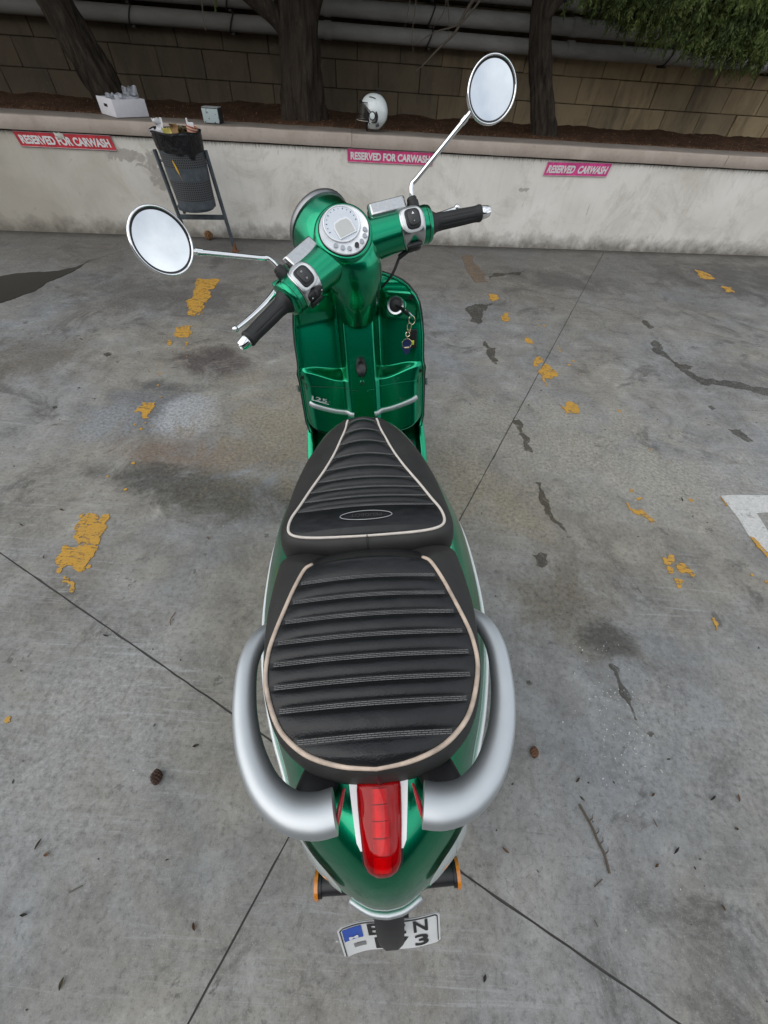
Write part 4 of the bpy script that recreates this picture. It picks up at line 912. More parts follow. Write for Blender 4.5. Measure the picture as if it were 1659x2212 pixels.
# --- steering assembly: built in the handlebar frame, turned 29.87 degrees to the left about the raked steering axis
RHO, STEER = radians(26), radians(29.8687)
_u = Vector((0, -sin(RHO), cos(RHO))); _Rm = Matrix.Rotation(STEER, 3, _u)
BX = _Rm @ Vector((1, 0, 0)); BY = _Rm @ Vector((0, cos(RHO), sin(RHO))); BM = frame_m((0, 1.28815, 1.03), BX, BY, _u)
def bpart(name, vf, mat, parent=None, **k): return part(name, xf(vf, BM), mat, parent, **k)
NX = -.009
# headlight shell: lofted from the lamp rim back round the dial
def ring_y(y, cz, rx, rzt, rzb, n=36, ty=0.0):
    return [(NX + rx*cos(t), y + ty*sin(t), cz + (rzt if sin(t) > 0 else rzb)*sin(t)) for t in [2*pi*i/n for i in range(n)]]
shell = loft([ring_y(.142, -.034, .085, .082, .080), ring_y(.130, -.034, .0855, .084, .081), ring_y(.105, -.033, .086, .088, .083), ring_y(.075, -.031, .085, .087, .085), ring_y(.045, -.030, .081, .080, .088), ring_y(.02, -.031, .0765, .066, .092), ring_y(-.005, -.034, .071, .055, .095), ring_y(-.025, -.040, .063, .046, .095), ring_y(-.042, -.050, .050, .034, .085), ring_y(-.053, -.060, .030, .018, .06)])
hb = bpart('headlight_shell', shell, M_green, angle=None, label='green headlight shell around the instrument dial')
Mh = axis_m((NX, .142, -.034), (0, 1, 0))
bpart('headlight_rim', lathe([(.080, -.006), (.0862, -.004), (.0872, .0), (.0870, .008), (.0835, .014), (.078, .015), (.074, .011)], 40, Mh, True), simple('dull headlight rim', (.30, .30, .31), .38, metal=1.0), hb)
bpart('headlight_glass', lathe([(.078, .010), (.07, .024), (.05, .034), (.025, .039), (.001, .040)], 32, Mh), M_clear, hb)
# steering column neck
rn = lambda z, rx, ry, cy, n=32: [(rx*cos(t), cy + ry*sin(t), z) for t in [2*pi*i/n for i in range(n)]]
bpart('column_cover', loft([rn(-.215, .046, .046, 0), rn(-.209, .0545, .0545, 0), rn(-.195, .0580, .0580, 0), rn(-.17, .0610, .0615, -.001), rn(-.14, .0645, .0655, -.003), rn(-.11, .0675, .0690, -.004), rn(-.08, .0700, .0715, -.005), rn(-.05, .0718, .0725, -.004), rn(-.025, .0718, .0715, -.001), rn(-.005, .0700, .0690, .004), rn(.012, .066, .064, .010), rn(.024, .060, .057, .014)]), M_green, hb, angle=None)
# dial in a plane tilted to the rider
DN = Vector((0, -.34, .94)).normalized(); DU = Vector((1, 0, 0)); DV = DN.cross(DU).normalized()
DO = Vector((NX, .013, .0447)) + DN*.0065
def dpt(x, y, l=0.0): return DO + DU*x + DV*y + DN*l      # x right, y away from the rider
def egg(sx, sy, n=48, yo=0.0):
    out = []
    for i in range(n):
        t = 2*pi*i/n; c_, s_ = cos(t), sin(t); w = 1.0 if s_ > -.2 else 1 - .10*(-s_ - .2)
        out.append((sx*c_*w, sy*s_ + yo))
    return out
def eggloft(levels): return loft([[dpt(x, y, l) for x, y in egg(sx, sy)] for sx, sy, l in levels])
dash = bpart('instrument_dial', eggloft([(.0600, .0560, -.012), (.0600, .0560, .002), (.0588, .0548, .0035), (.0575, .0535, .002)]), M_dialw, hb, angle=50, label='white instrument dial')
bpart('dial_gasket', eggloft([(.0630, .0590, -.014), (.0630, .0590, -.0015), (.0612, .0572, .001)]), M_blk, dash)
bpart('dial_collar', eggloft([(.074, .070, -.035), (.0715, .0675, -.012), (.068, .064, -.0035), (.0635, .0595, -.0015)]), M_green, hb, angle=None)
gc = (0.0, .0135); disc = lambda r, l, n=40: [dpt(gc[0] + r*cos(2*pi*i/n), gc[1] + r*sin(2*pi*i/n)*.93, l) for i in range(n)]
bpart('gauge_face', loft([disc(.0415, .0034), disc(.0415, .0044)]), M_dial, dash)
bpart('gauge_ring', tube(disc(.0425, .0042) + disc(.0425, .0042)[:1], .0018, 8, False), M_dialw, dash, angle=None)
bpart('lcd_frame', loft([[dpt(x, y, l) for x, y in ((-.0225, -.016), (.0225, -.016), (.0235, .010), (.0175, .0205), (0, .0235), (-.0175, .0205), (-.0235, .010))] for l in (.0044, .0070)]), M_wtrim, dash, angle=30)
bpart('lcd', loft([[dpt(x, y, l) for x, y in ((-.0195, -.0135), (.0195, -.0135), (.020, .009), (.0155, .0175), (0, .020), (-.0155, .0175), (-.020, .009))] for l in (.0070, .0074)]), M_lcd, dash, angle=30)
for i in range(13):
    t = pi*(1.05 - i*1.10/12); a = Vector((gc[0] + .0345*cos(t), gc[1] + .0345*sin(t)*.93)); b_ = Vector((gc[0] + .0375*cos(t), gc[1] + .0375*sin(t)*.93))
    bpart('tick_mark', tube([dpt(a.x, a.y, .0046), dpt(b_.x, b_.y, .0046)], .0006 if i % 2 else .0010, 5), M_blue, dash)
for i, (x, y) in enumerate(((-.038, -.0215), (-.026, -.0325), (-.0125, -.0405), (.0065, -.0425), (.0225, -.0395), (.0355, -.0315), (.0435, -.0195))):
    m = M_blk if i == 3 else M_lamp
    bpart('telltale_lamp' if i != 3 else 'reset_button', loft([[dpt(x + .0052*cos(t), y + .0052*sin(t), l) for t in [2*pi*k_/16 for k_ in range(16)]] for l in (.0025, .0048 if i != 3 else .0085)]), m, dash)

# arms, switch gear, grips, levers, mirrors
def arm_pt(s, d):       # centre line: s = side, d = distance outwards
    return Vector((s*d, lerp_tab(d, [(0, .022), (.05, .012), (.10, -.003), (.16, -.021), (.212, -.0375), (.36, -.087)]), lerp_tab(d, [(0, -.012), (.07, -.006), (.14, 0), (.4, 0)])))
def arm_r(d): return lerp_tab(d, [(.0, .050), (.05, .0485), (.09, .0450), (.13, .0425), (.18, .0415), (.2, .041), (.207, .039), (.21, .034), (.212, .026)])
def arm_frame(s, d):
    t = (arm_pt(s, d + .01) - arm_pt(s, d - .01)).normalized(); e2 = Vector((0, 0, 1)); e2 = (e2 - t*e2.dot(t)).normalized(); e1 = e2.cross(t)*(-1)
    if e1.y < 0: e1 = -e1
    return e1, e2
def arm_surf(s, d, phi, off=0.0):   # phi: 90 = top, 180 = towards the rider
    e1, e2 = arm_frame(s, d); r = arm_r(d) + off; return arm_pt(s, d) + e1*(cos(phi)*r) + e2*(sin(phi)*r)
def patch(s, d0, d1, p0, p1, off, thick, sq=3.2, nu=20, nv=28, skew=0.0, taper=0.0):
    """rounded cushion wrapped on the arm; outline is a superellipse"""
    rows = []
    for k_ in range(5):
        a = (k_/4)*pi/2; rad = cos(a)**.5 if k_ < 4 else 0.0; h = off + thick*sin(a)**.8 if k_ else off - .004
        ring = []
        for i in range(40):
            t = 2*pi*i/40; c_, s_ = cos(t), sin(t); x = math.copysign(abs(c_)**(2/sq), c_); y = math.copysign(abs(s_)**(2/sq), s_); f = [1, .985, .95, .86, .02][k_]
            wv = 1 - taper*(y*f + 1)/2
            ring.append(arm_surf(s, (d0+d1)/2 + (d1-d0)/2*x*f*wv + skew*y*f, (p0+p1)/2 + (p1-p0)/2*y*f, h))
        rows.append(ring)
    return loft(rows)
D = radians
for s in (-1, 1):
    ds = [.03, .05, .07, .09, .11, .13, .15, .17, .19, .2, .207, .21, .212]
    arm = bpart('handlebar_arm', loft([[arm_surf(s, d, 2*pi*k_/32) for k_ in range(32)] for d in ds]), M_green, angle=None)
    bpart('arm_seam', loft([[arm_surf(s, d, 2*pi*k_/32, .0006) for k_ in range(32)] for d in (.1975, .1985)], True, False, False), M_seam, arm)
    sw = bpart('switch_housing', patch(s, .128, .188, D(62), D(222), .0005, .0055, 3.0, taper=.12), M_satin, arm, angle=None, label='silver switch housing')
    bpart('switch_bezel', patch(s, .1335, .1825, D(82), D(150), .0045, .0030, 3.4), M_wtrim, sw, angle=None)
    bpart('rocker_frame', patch(s, .1405, .1755, D(88), D(142), .0065, .0030, 3.6), M_blk, sw, angle=None)
    bpart('rocker_switch', patch(s, .1455, .1705, D(97), D(134), .0085, .0040, 3.6), M_key, sw, angle=None)
    for k_, ph_ in enumerate((106, 124)):
        c0 = arm_surf(s, .158, D(ph_), .0128); e1, e2 = arm_frame(s, .158); nrm = (e1*cos(D(ph_)) + e2*sin(D(ph_))); mm = axis_m(c0, nrm, (0, 0, 1))
        if s > 0 and k_ == 0: sh_ = ([mm @ Vector(p) for p in ((-.0032, -.0026, 0), (.0032, -.0026, 0), (0, .0034, 0))], [(0, 1, 2)])
        elif s > 0: sh_ = lathe([(.0001, 0), (.0009, 0), (.0009, .0002)], 8, mm)
        else: sh_ = xf(text_vf('D', .0036, .0032, .0), mm)
        bpart('switch_symbol', sh_, M_wht, sw, smooth=False)
    if s > 0:
        bpart('starter_button', patch(s, .1375, .178, D(190), D(224), .0045, .0045, 2.6, taper=.25), M_blk, sw, angle=None)
        bpart('starter_lip', patch(s, .1375, .1785, D(180), D(191), .0052, .0035, 3), M_key, sw, angle=None)
    else:
        bpart('indicator_switch', patch(s, .1345, .1785, D(156), D(182), .0045, .0050, 3), M_blk, sw, angle=None)
        bpart('indicator_slider', patch(s, .1515, .160, D(158), D(178), .0085, .0030, 3), M_key, sw, angle=None)
        bpart('horn_button', patch(s, .1365, .176, D(186), D(220), .0045, .0060, 2.6), M_blk, sw, angle=None)
        for d_ in (.141, .171):
            c0 = arm_surf(s, d_, D(169), .0112); e1, e2 = arm_frame(s, d_); bpart('switch_symbol', lathe([(.0010, 0), (.0017, 0), (.0017, .0003)], 10, axis_m(c0, e1*cos(D(169)) + e2*sin(D(169)))), M_wht, sw)
    c0 = arm_surf(s, .1575, D(206), .0118); e1, e2 = arm_frame(s, .1575); bpart('switch_symbol', lathe([(.0016, 0), (.0025, 0), (.0025, .0003)], 12, axis_m(c0, e1*cos(D(206)) + e2*sin(D(206)))), M_wht, sw)
    # brake reservoir cap ahead of the arm
    a0 = Vector((s*.078, .041, .030)); a1 = Vector((s*.166, .012, .034)); ex = (a1-a0).normalized(); ez = Vector((0, -.25, 1)); ez = (ez - ex*ez.dot(ex)).normalized(); ey = ez.cross(ex)
    rc = xf(loft([[(sx*.047, sy*.0185, 0) for sx, sy in ((-1, -1), (1, -1), (1, 1), (-1, 1))], [(sx*.047, sy*.0185, .010) for sx, sy in ((-1, -1), (1, -1), (1, 1), (-1, 1))], [(sx*.041, sy*.0135 + .001, .019) for sx, sy in ((-1, -1), (1, -1), (1, 1), (-1, 1))]]), frame_m((a0+a1)/2 - ez*.004, ex, ey, ez))
    rv = bpart('brake_reservoir', rc, M_satin, angle=20)
    md = rv.modifiers.new('bevel', 'BEVEL'); md.width = .0025; md.segments = 2
    bpart('reservoir_body', tube([a0 - ez*.018, a1 - ez*.018], .018, 12), M_green, rv)
    # grip
    pa, pb = arm_pt(s, .208), arm_pt(s, .337); n = 30; rings = []
    ax = (pb-pa).normalized(); g1 = Vector((0, 0, 1)).cross(ax).normalized(); g2 = ax.cross(g1)
    for i in range(n+1):
        t = i/n; r = lerp_tab(t, [(0, .0275), (.03, .0280), (.07, .0245), (.13, .0200), (.25, .0188), (.6, .0182), (.86, .0172), (.93, .0178), (.97, .0190), (1, .0178)])
        fl_ = .0011*sm(t, .16, .26)*(1 - sm(t, .80, .9))
        rings.append([pa.lerp(pb, t) + (g1*cos(q) + g2*sin(q))*(r - fl_*max(0, cos(9*q))**6*1.6) for q in [2*pi*k_/72 for k_ in range(72)]])
    gp = bpart('grip', loft(rings), M_rub, angle=None, label='fluted black rubber grip')
    pc = pb + ax*.002; bpart('bar_end', lathe([(.0125, -.004), (.0150, 0), (.0148, .003), (.0125, .018), (.0105, .022), (.0065, .0225), (.006, .020), (.001, .020)], 24, axis_m(pc, ax)), M_chrome, gp)
    # brake lever
    if s < 0: lp = [(-.205, .018, -.012), (-.232, .004, -.012), (-.27, -.010, -.012), (-.31, -.021, -.012), (-.346, -.029, -.011)]
    else: lp = [(.205, .022, -.026), (.235, .012, -.028), (.27, .003, -.030), (.30, -.002, -.030), (.325, -.0045, -.030)]
    lvp = smooth_path(lp, 4); lv = bpart('brake_lever', tube(lvp, smooth_vals([.0062, .0058, .0052, .0046, .0040], 4), 10, flat=[(1.3, .8)]*len(lvp)), M_chrome, angle=None)
    bpart('lever_ball', sphere(lp[-1], .0078, 14, 10), M_chrome, lv)
    bpart('lever_clamp', box(s*.200, .012, -.012, .028, .03, .032, .006), M_green, lv)
    # mirror
    b0 = Vector((s*.1830, -.004, .022)); b1 = Vector((s*.1876, .0150, .0330)); b2 = Vector((s*.1968, .036, .0516)); jt = Vector((s*.344, .0388, .1392))
    mc = SCM.inverted() @ (SCM @ (Vector((-.3522, 1.0619, 1.1274)) if s < 0 else Vector((.3277, 1.4071, 1.2834))))
    mn = Vector((.9785, -1, .507)).normalized() if s < 0 else Vector((.06, -1, .27)).normalized(); mr = .0565 if s < 0 else .0547
    BI = BM.inverted(); mcb = BI @ mc; mnb = (BI.to_3x3() @ mn).normalized()
    edge = mcb + (jt - mcb - mnb*(jt - mcb).dot(mnb)).normalized()*(mr*.93) - mnb*.010
    stem_path = smooth_path([b1, b1.lerp(b2, .5) + Vector((0, .001, .004)), b2 + Vector((s*.003, 0, .003)), b2.lerp(edge, .12), b2.lerp(edge, .5), b2.lerp(edge, .86), edge], 6)
    mi = bpart('mirror', lathe([(mr*.88, -.001), (mr*.88, .0014)], 64, axis_m(mcb, mnb)), M_mirror, smooth=False, label='round rear view mirror reflecting the pale sky')
    bpart('mirror_stem', tube(stem_path, [.0054]*len(stem_path), 12), M_chrome, mi, angle=None)
    bpart('stem_knuckle', tube([b2.lerp(edge, .86), b2.lerp(edge, .93)], .0070, 12), M_chrome, mi)
    bpart('stem_boot', lathe([(.0135, 0), (.0145, .002), (.0145, .016), (.0125, .018), (.0125, .023), (.0105, .026), (.006, .026)], 18, axis_m(b0 + (b1 - b0)*.15, (b1 - b0))), M_rub, mi)
    bpart('mirror_gasket', lathe([(mr*.865, .0014), (mr*.935, .0030), (mr*.94, -.002), (mr*.865, -.002)], 48, axis_m(mcb, mnb), True), M_blk, mi)
    bpart('mirror_shell', lathe([(mr*.93, .000), (mr*.93, .0032), (mr*.965, .0046), (mr*1.0, .0025), (mr*1.0, -.004), (mr*.92, -.013), (mr*.7, -.021), (mr*.35, -.026), (.001, -.027)], 48, axis_m(mcb, mnb), True), M_chrome, mi, angle=None)
# cables from the right housing to the column
for i, (o_, r) in enumerate((((.0, .0, .0), .0032), ((.006, .004, -.004), .0026))):
    p = smooth_path([arm_surf(1, .150, D(235), .0) + Vector(o_), arm_surf(1, .125, D(240), .010) + Vector(o_), Vector((.085, -.052, -.075)) + Vector(o_), Vector((.052, -.035, -.12)) + Vector(o_), Vector((.035, .02, -.16)) + Vector(o_)], 5)
    bpart('cable', tube(p, r, 8), M_rub, angle=None)
bpart('cable_sleeve', tube([arm_surf(1, .150, D(235), .002), arm_surf(1, .122, D(240), .012)], .0062, 10), M_rub)

# --- wheels, fork, exhaust, stand
def wheel(M, name):
    w = part(name, xf(lathe([(.150, -.04), (.165, -.052), (.205, -.057), (.232, -.040), (.240, 0), (.232, .040), (.205, .057), (.165, .052), (.150, .04)], 48), M), M_tyre, angle=None)
    part('rim', xf(lathe([(.05, -.035), (.152, -.043), (.158, -.036), (.158, .036), (.152, .043), (.05, .035)], 40), M), M_satin, w); part('hub', xf(lathe([(.055, -.07), (.06, -.03), (.06, .03), (.055, .07)], 24), M), M_blk, w)
    return w
wheel(axis_m((0, .345, .24), (1, 0, 0)), 'rear_wheel')
sx_ = _Rm @ Vector((1, 0, 0)); wc = Vector((0, 1.28815, 1.03)) - _u*.80 + (_Rm @ Vector((0, cos(RHO), sin(RHO))))*.04
wheel(axis_m(wc, sx_), 'front_wheel')
for s in (-1, 1): part('fork_leg', tube([wc + sx_*(s*.075), wc + sx_*(s*.075) + _u*.30, wc + sx_*(s*.055) + _u*.45], [.022, .024, .026], 12), M_satin)
mg = []
for i in range(15):
    a = radians(-20 + 150*i/14); fw_ = (_Rm @ Vector((0, 1, 0))); fw_.z = 0; fw_.normalize(); ctr = wc + fw_*cos(a)*.262 + Vector((0, 0, 1))*sin(a)*.262
    rd = (ctr - wc).normalized(); mg.append([ctr + sx_*(.075*q) - rd*(.045*q*q) for q in (-1, -.8, -.5, 0, .5, .8, 1)])
part('front_mudguard', loft(mg, False), M_green, angle=None)
part('rear_mudguard', loft([[Vector((x, .345 - .262*cos(a), .24 + .262*sin(a) - .03*(x/.06)**2)) for x in (-.06, -.04, 0, .04, .06)] for a in [radians(-10 + 100*i/10) for i in range(11)]], False), M_blk, angle=None)
part('engine_case', join(box(-.11, .42, .27, .12, .42, .20, .05, 3), box(0, .55, .27, .18, .28, .2, .05, 3)), M_blk, angle=None)
part('exhaust', tube([(.12, .62, .20), (.15, .50, .22), (.16, .35, .25), (.16, .20, .27)], [.03, .06, .065, .055], 16), M_satin)
part('side_stand', tube([(-.12, .72, .24), (-.165, .72, .05), (-.19, .71, .006)], .010, 8), M_blk)
part('frame_spine', tube([(0, .95, .36), (0, 1.2, .34), (0, 1.42, .36), (0, 1.45, .60)], .05, 12), M_blk)

# ------------------------------------------------------------------ signs on the low wall
def sign(u0, u1, z0, z1, dz, words, col, label, slant=0.0, tw=.93, seed=0):
    m = simple('sign vinyl', col, 0.55, var=.28, vs=14, rv=.2); root = link('carwash_sign', None, None, None, label, 'sign', 'carwash signs on the low wall')
    cu, cz = (u0+u1)/2, (z0+z1)/2; w, h = u1-u0, z1-z0; ang = atan2(dz, w)
    root.matrix_world = WALLM @ Matrix.Translation((cu, -.010, cz)) @ Matrix.Rotation(-ang, 4, 'Y')
    def q(x, z, y=0): return (x + slant*z, y, z)
    obj('board', loft([[q(-w/2, -h/2, y), q(w/2, -h/2, y), q(w/2, h/2, y), q(-w/2, h/2, y)] for y in (.004, -.002)]), m, root, smooth=False)
    obj('border', tube([q(x, z, -.002) for x, z in ((-w/2, -h/2), (w/2, -h/2), (w/2, h/2), (-w/2, h/2), (-w/2, -h/2))], .0022, 4), simple('sign edge', (.55, .42, .44), .6), root)
    tv = text_vf(words, w*tw, h*.60, .045)
    obj('lettering', ([Vector(q(p.x + slant*.6*p.y, p.y - h*.02, -.0045)) for p in tv[0]], tv[1]), simple('sign white', (.72, .70, .70), .5, var=.08, vs=20), root, smooth=False)
    return root
sg = sign(-2.805, -2.012, .641, .736, .002, 'RESERVED FOR CARWASH', (.50, .028, .042), 'red RESERVED FOR CARWASH sign with a torn patch, near the litter bin', -.12)
V, F = [], []
for i in range(7):
    for j in range(5):
        x = -.075 + .012*i + .004*sin(j); z = .052 - .011*j + .004*sin(i*2); V.append((x + .004*j, -.004 - .012*sin(j/4*pi)*(.5+.5*sin(i)), z if abs(i-3) + j < 6 else z + .02))
for i in range(6):
    for j in range(4): a = i*5+j; F.append((a, a+5, a+6, a+1))
obj('torn_flap', (V, F), simple('torn vinyl back', (.55, .53, .48), .7), sg, label='peeled scrap hanging over the lettering')
sign(.058, .864, .648, .739, .002, 'RESERVED FOR CARWASH', (.62, .055, .20), 'pink RESERVED FOR CARWASH sign below the helmet', 0.0)
sign(1.99, 2.64, .627, .726, .014, 'RESERVED  CARWASH', (.64, .055, .25), 'pink slanted RESERVED CARWASH sign, rightmost on the wall', .16)

# ------------------------------------------------------------------ litter bin
M_gpaint = simple('grey blue painted steel', (0.075, 0.09, 0.105), 0.5, metal=.2, var=.25, vs=25, kind='Object')
N = NT('perforated steel'); v = N.coord('Object'); sp3 = N.n('ShaderNodeSeparateXYZ'); N.l(v, sp3.inputs[0])
ang_ = N.math('ARCTAN2', sp3.outputs['Y'], sp3.outputs['X']); au = N.math('MULTIPLY', ang_, 0.168/.0165); zz_ = N.math('DIVIDE', sp3.outputs['Z'], .0145)
row = N.math('FLOOR', zz_); sh_ = N.math('MULTIPLY', N.math('MODULO', row, 2.0), .5); fx = N.math('SUBTRACT', N.math('FRACT', N.math('ADD', N.math('ADD', au, 200.0), sh_)), .5); fz = N.math('SUBTRACT', N.math('FRACT', zz_), .5)
dd = N.math('SQRT', N.math('ADD', N.math('MULTIPLY', fx, fx), N.math('MULTIPLY', fz, fz))); hole = N.math('LESS_THAN', dd, .34)
N.set(Base_Color=N.mix(hole, (.072, .078, .085), (.005, .005, .005)), Roughness=.6); M_perf = N.m
N = NT('black bin liner'); v = N.coord('Object', scale=(1, 1, .5)); wv = N.noise(v, 26, 7, .65, 1.2); N.set(Base_Color=(.005, .005, .006), Roughness=.3, Specular_IOR_Level=.3); N.bump(wv, .9, .02); M_liner = N.m
BC = wp(-1.306, -.455, 0)
lb = empty('litter_bin', 'grey perforated litter bin on a tubular stand against the low wall', 'litter bin', None, BC)
lb.rotation_euler = (0, 0, YW)
def bl(u, v, z): return Vector((u + 1.306, v + .455, z))
def brad(z): return lerp_tab(z, [(.345, .150), (.365, .156), (.84, .182)])
def bcen(z): return Vector((.005 - .012*(z-.6)/.24, 0, z))
def band(z0, z1, off=0.0, n=56, m=5, wav=0.0):
    return loft([[bcen(z0+(z1-z0)*i/m) + Vector((cos(t), sin(t), 0))*(brad(z0+(z1-z0)*i/m) + off) for t in [2*pi*k_/n for k_ in range(n)]] for i in range(m+1)], True, False, False)
bk = obj('basket', join(band(.365, .418), band(.557, .634), band(.72, .84)), M_gpaint, lb, angle=None)
obj('perforated_band', band(.418, .557, -.0012), M_perf, bk, angle=None); obj('perforated_band', band(.634, .722, -.0012), M_perf, bk, angle=None)
obj('bin_base', lathe([(.156, .365), (.152, .348), (.14, .342), (.001, .342)], 56), M_gpaint, bk)
obj('rim', tube([bcen(.842) + Vector((cos(t), sin(t), 0))*.184 for t in [2*pi*k_/56 for k_ in range(57)]], .005, 8, False), M_gpaint, bk)
rl = []
for i in range(13):
    t_ = i/12; ring = []
    for k_ in range(96):
        a = 2*pi*k_/96; low = .752 - .030*sin(a + 2.6) + .018*fbm((cos(a)*2, sin(a)*2, 4), 1, 3) - (.03 if 5.3 < a < 5.5 else 0); top = .852 + .004*sin(5*a)
        if i < 9: z = top + (low - top)*(i/8); r = brad(min(z, .84)) + .0065 + .0045*fbm((cos(a)*7, sin(a)*7, z*9), 1, 3) + (.004 if i == 0 else 0)
        else: z = top - .02*(i-8); r = .172 - .002*(i-8)
        ring.append((bcen(z).x + r*cos(a), r*sin(a), z))
    rl.append(ring)
order = [12, 11, 10, 9, 0, 1, 2, 3, 4, 5, 6, 7, 8]
obj('liner_bag', loft([rl[i] for i in order], True, True, False), M_liner, lb, angle=None, label='black plastic liner folded over the rim')
st = obj('stand', tube([bl(-1.529, -.43, .722), bl(-1.500, -.42, .36), bl(-1.472, -.40, .0)], .0165, 14), M_gpaint, lb)
M_rustp = simple('rusted foot', (.17, .075, .035), .9, var=.4, vs=40, kind='World')
obj('stand_post', tube([bl(-1.122, -.43, .732), bl(-1.09, -.415, .36), bl(-1.0585, -.40, .0)], .0165, 14), M_gpaint, lb)
obj('cross_bar', box(0, 0, 0, .40, .014, .038, .003), M_gpaint, lb).matrix_local = frame_m(bl(-1.292, -.418, .272), Vector((1, 0, .02)).normalized(), (0, 1, 0), (-.02, 0, 1))
for u, z in ((-1.472, 0), (-1.0585, 0)): obj('rusty_foot', lathe([(.036, .0), (.034, .008), (.021, .014), (.0185, .06), (.0175, .075)], 16, Matrix.Translation(bl(u, -.40, 0))), M_rustp, lb)
for u in (-1.505, -1.108): obj('pivot', tube([bl(u, -.43, .655), bl(u + (.03 if u < -1.3 else -.03), -.445, .655)], .008, 8), M_gpaint, lb)
obj('catch', box(bl(-1.43, -.43, .325).x, bl(-1.43, -.43, .325).y, .322, .022, .03, .05, .004), M_gpaint, lb)
V, F = [], []
for i in range(9):
    t_ = i/8; z = .69 - .125*t_; a = radians(-104 + 10*t_); w = .007*sin(pi*min(1, t_*1.2 + .08)) + .0008
    for s in (-1, 1): V.append(bcen(z) + Vector((cos(a + s*w/.17), sin(a + s*w/.17), 0))*(brad(z) + .0035))
for i in range(8): F.append((2*i, 2*i+1, 2*i+3, 2*i+2))
obj('yellow_scrap', (V, F), simple('yellow tape', (.62, .36, .03), .6, var=.3, vs=200), lb)
# rubbish in the bin, each a thing of its own
def crumple(cx, cy, cz, w, h, amp, seed, n=9, tilt=0.0):
    V, F = [], []
    for i in range(n+1):
        for j in range(n+1):
            x = (i/n-.5)*w*(1 - .25*abs(j/n-.5)); z = (j/n)*h; d = fbm((x*22, z*22, seed), 1, 3)*amp
            V.append(Vector((cx + x + tilt*z + .3*d, cy + d, cz + z + .2*d + .012*fbm((i, seed, 0), .9, 2))))
    for i in range(n):
        for j in range(n): a = i*(n+1)+j; F.append((a, a+n+1, a+n+2, a+1))
    return V, F
LBM = Matrix.Translation(BC) @ Matrix.Rotation(YW, 4, 'Z')
def rub(name, vf, mat, label, cat, **k):
    o = obj(name, vf, mat, None, label=label, cat=cat, **k); o.matrix_world = LBM; return o
M_paper = simple('white paper', (.70, .70, .72), .8, var=.05); M_brown = simple('brown paper', (.30, .18, .075), .8, var=.25, vs=15); M_ylab = simple('yellow packet', (.50, .42, .10), .6)
rub('paper_bag', crumple(-.105, -.03, .80, .075, .115, .03, 2, tilt=-.12), M_paper, 'crumpled white paper sticking up at the left of the bin', 'paper')
yb = rub('yellow_packet', crumple(-.045, -.075, .815, .07, .050, .008, 4, tilt=-.25), M_ylab, 'small yellow packet lying in the litter bin', 'packet')
rub('brown_paper', crumple(-.015, .0, .80, .06, .085, .03, 6, tilt=.02), M_brown, 'crumpled ochre paper in the middle of the bin', 'paper')
rub('brown_leaves', crumple(.035, .02, .80, .08, .075, .03, 16, tilt=.10), simple('brown scraps', (.13, .10, .05), .9, var=.4, vs=20), 'dull brown crumpled scraps beside the striped cup', 'scraps')
N = NT('striped cup'); v = N.coord('Object'); s3_ = N.n('ShaderNodeSeparateXYZ'); N.l(v, s3_.inputs[0]); N.set(Base_Color=N.mix(N.math('GREATER_THAN', N.math('SINE', N.math('MULTIPLY', N.math('ADD', s3_.outputs['Z'], N.math('MULTIPLY', s3_.outputs['X'], .25)), 340.0)), 0.0), (.62, .42, .32), (.36, .10, .055)), Roughness=.7)
rub('striped_cup', lathe([(.030, 0), (.040, .07), (.042, .09), (.039, .088), (.030, .01)], 20, Matrix.Translation((.118, -.03, .795)) @ Matrix.Rotation(.2, 4, 'Y')), N.m, 'red and cream striped paper cup at the right of the bin', 'cup')
rub('plastic_spatula', join(box(.110, -.045, .900, .012, .004, .05, .001), box(.135, -.05, .885, .045, .005, .035, .002)), M_paper, 'white plastic scoop leaning over the striped cup', 'scoop', smooth=False)
rub('white_wrapper', crumple(-.13, -.09, .825, .10, .032, .012, 9), M_paper, 'flat white wrapper along the left rim of the bin', 'wrapper')

# ------------------------------------------------------------------ things on the coping
ZC_ = .8465
M_card = simple('white card', (.70, .69, .73), .7, var=.04)
fl_, fr_ = Vector((-1.918, .03)), Vector((-1.712, .225)); ex2 = (fr_ - fl_).normalized(); ey2 = Vector((-ex2.y, ex2.x)); WL, DL, HB = (fr_-fl_).length, .30, .108
cb = link('cardboard_box', None, None, None, 'open white cardboard box with plastic wrapping on the coping', 'box')
cb.matrix_world = WALLM @ frame_m((fl_.x, fl_.y, ZC_), (ex2.x, ex2.y, 0), (ey2.x, ey2.y, 0), (0, 0, 1))
obj('box_front', box(WL/2, .002, HB/2 + .002, WL, .004, HB, .001), M_card, cb); obj('box_back', box(WL/2, DL-.002, HB/2 + .002, WL, .004, HB, .001), M_card, cb)
obj('box_side', box(WL-.002, DL/2, HB/2 + .002, .004, DL-.01, HB, .001), M_card, cb); obj('box_bottom', box(WL/2, DL/2, .003, WL-.01, DL-.01, .003), M_card, cb)
bs = obj('box_side', box(.002, DL/2, HB/2 + .004, .004, DL-.01, HB + .004, .001), M_card, cb)
obj('hand_hole', tube([(-.0015, DL*.5 - .03, HB*.62), (-.0015, DL*.5 + .03, HB*.62)], .010, 10, flat=[(.15, 1)]*2), simple('dark hole', (.01, .01, .01), .9), bs)
N = NT('clear plastic film'); v = N.coord('Object'); N.set(Base_Color=(.55, .57, .62), Roughness=.22, Alpha=.72, Specular_IOR_Level=.7); N.bump(N.noise(v, 40, 6, .7, 1), .8, .01); M_film = N.m
def on_box(o): o.matrix_world = cb.matrix_world.copy(); return o
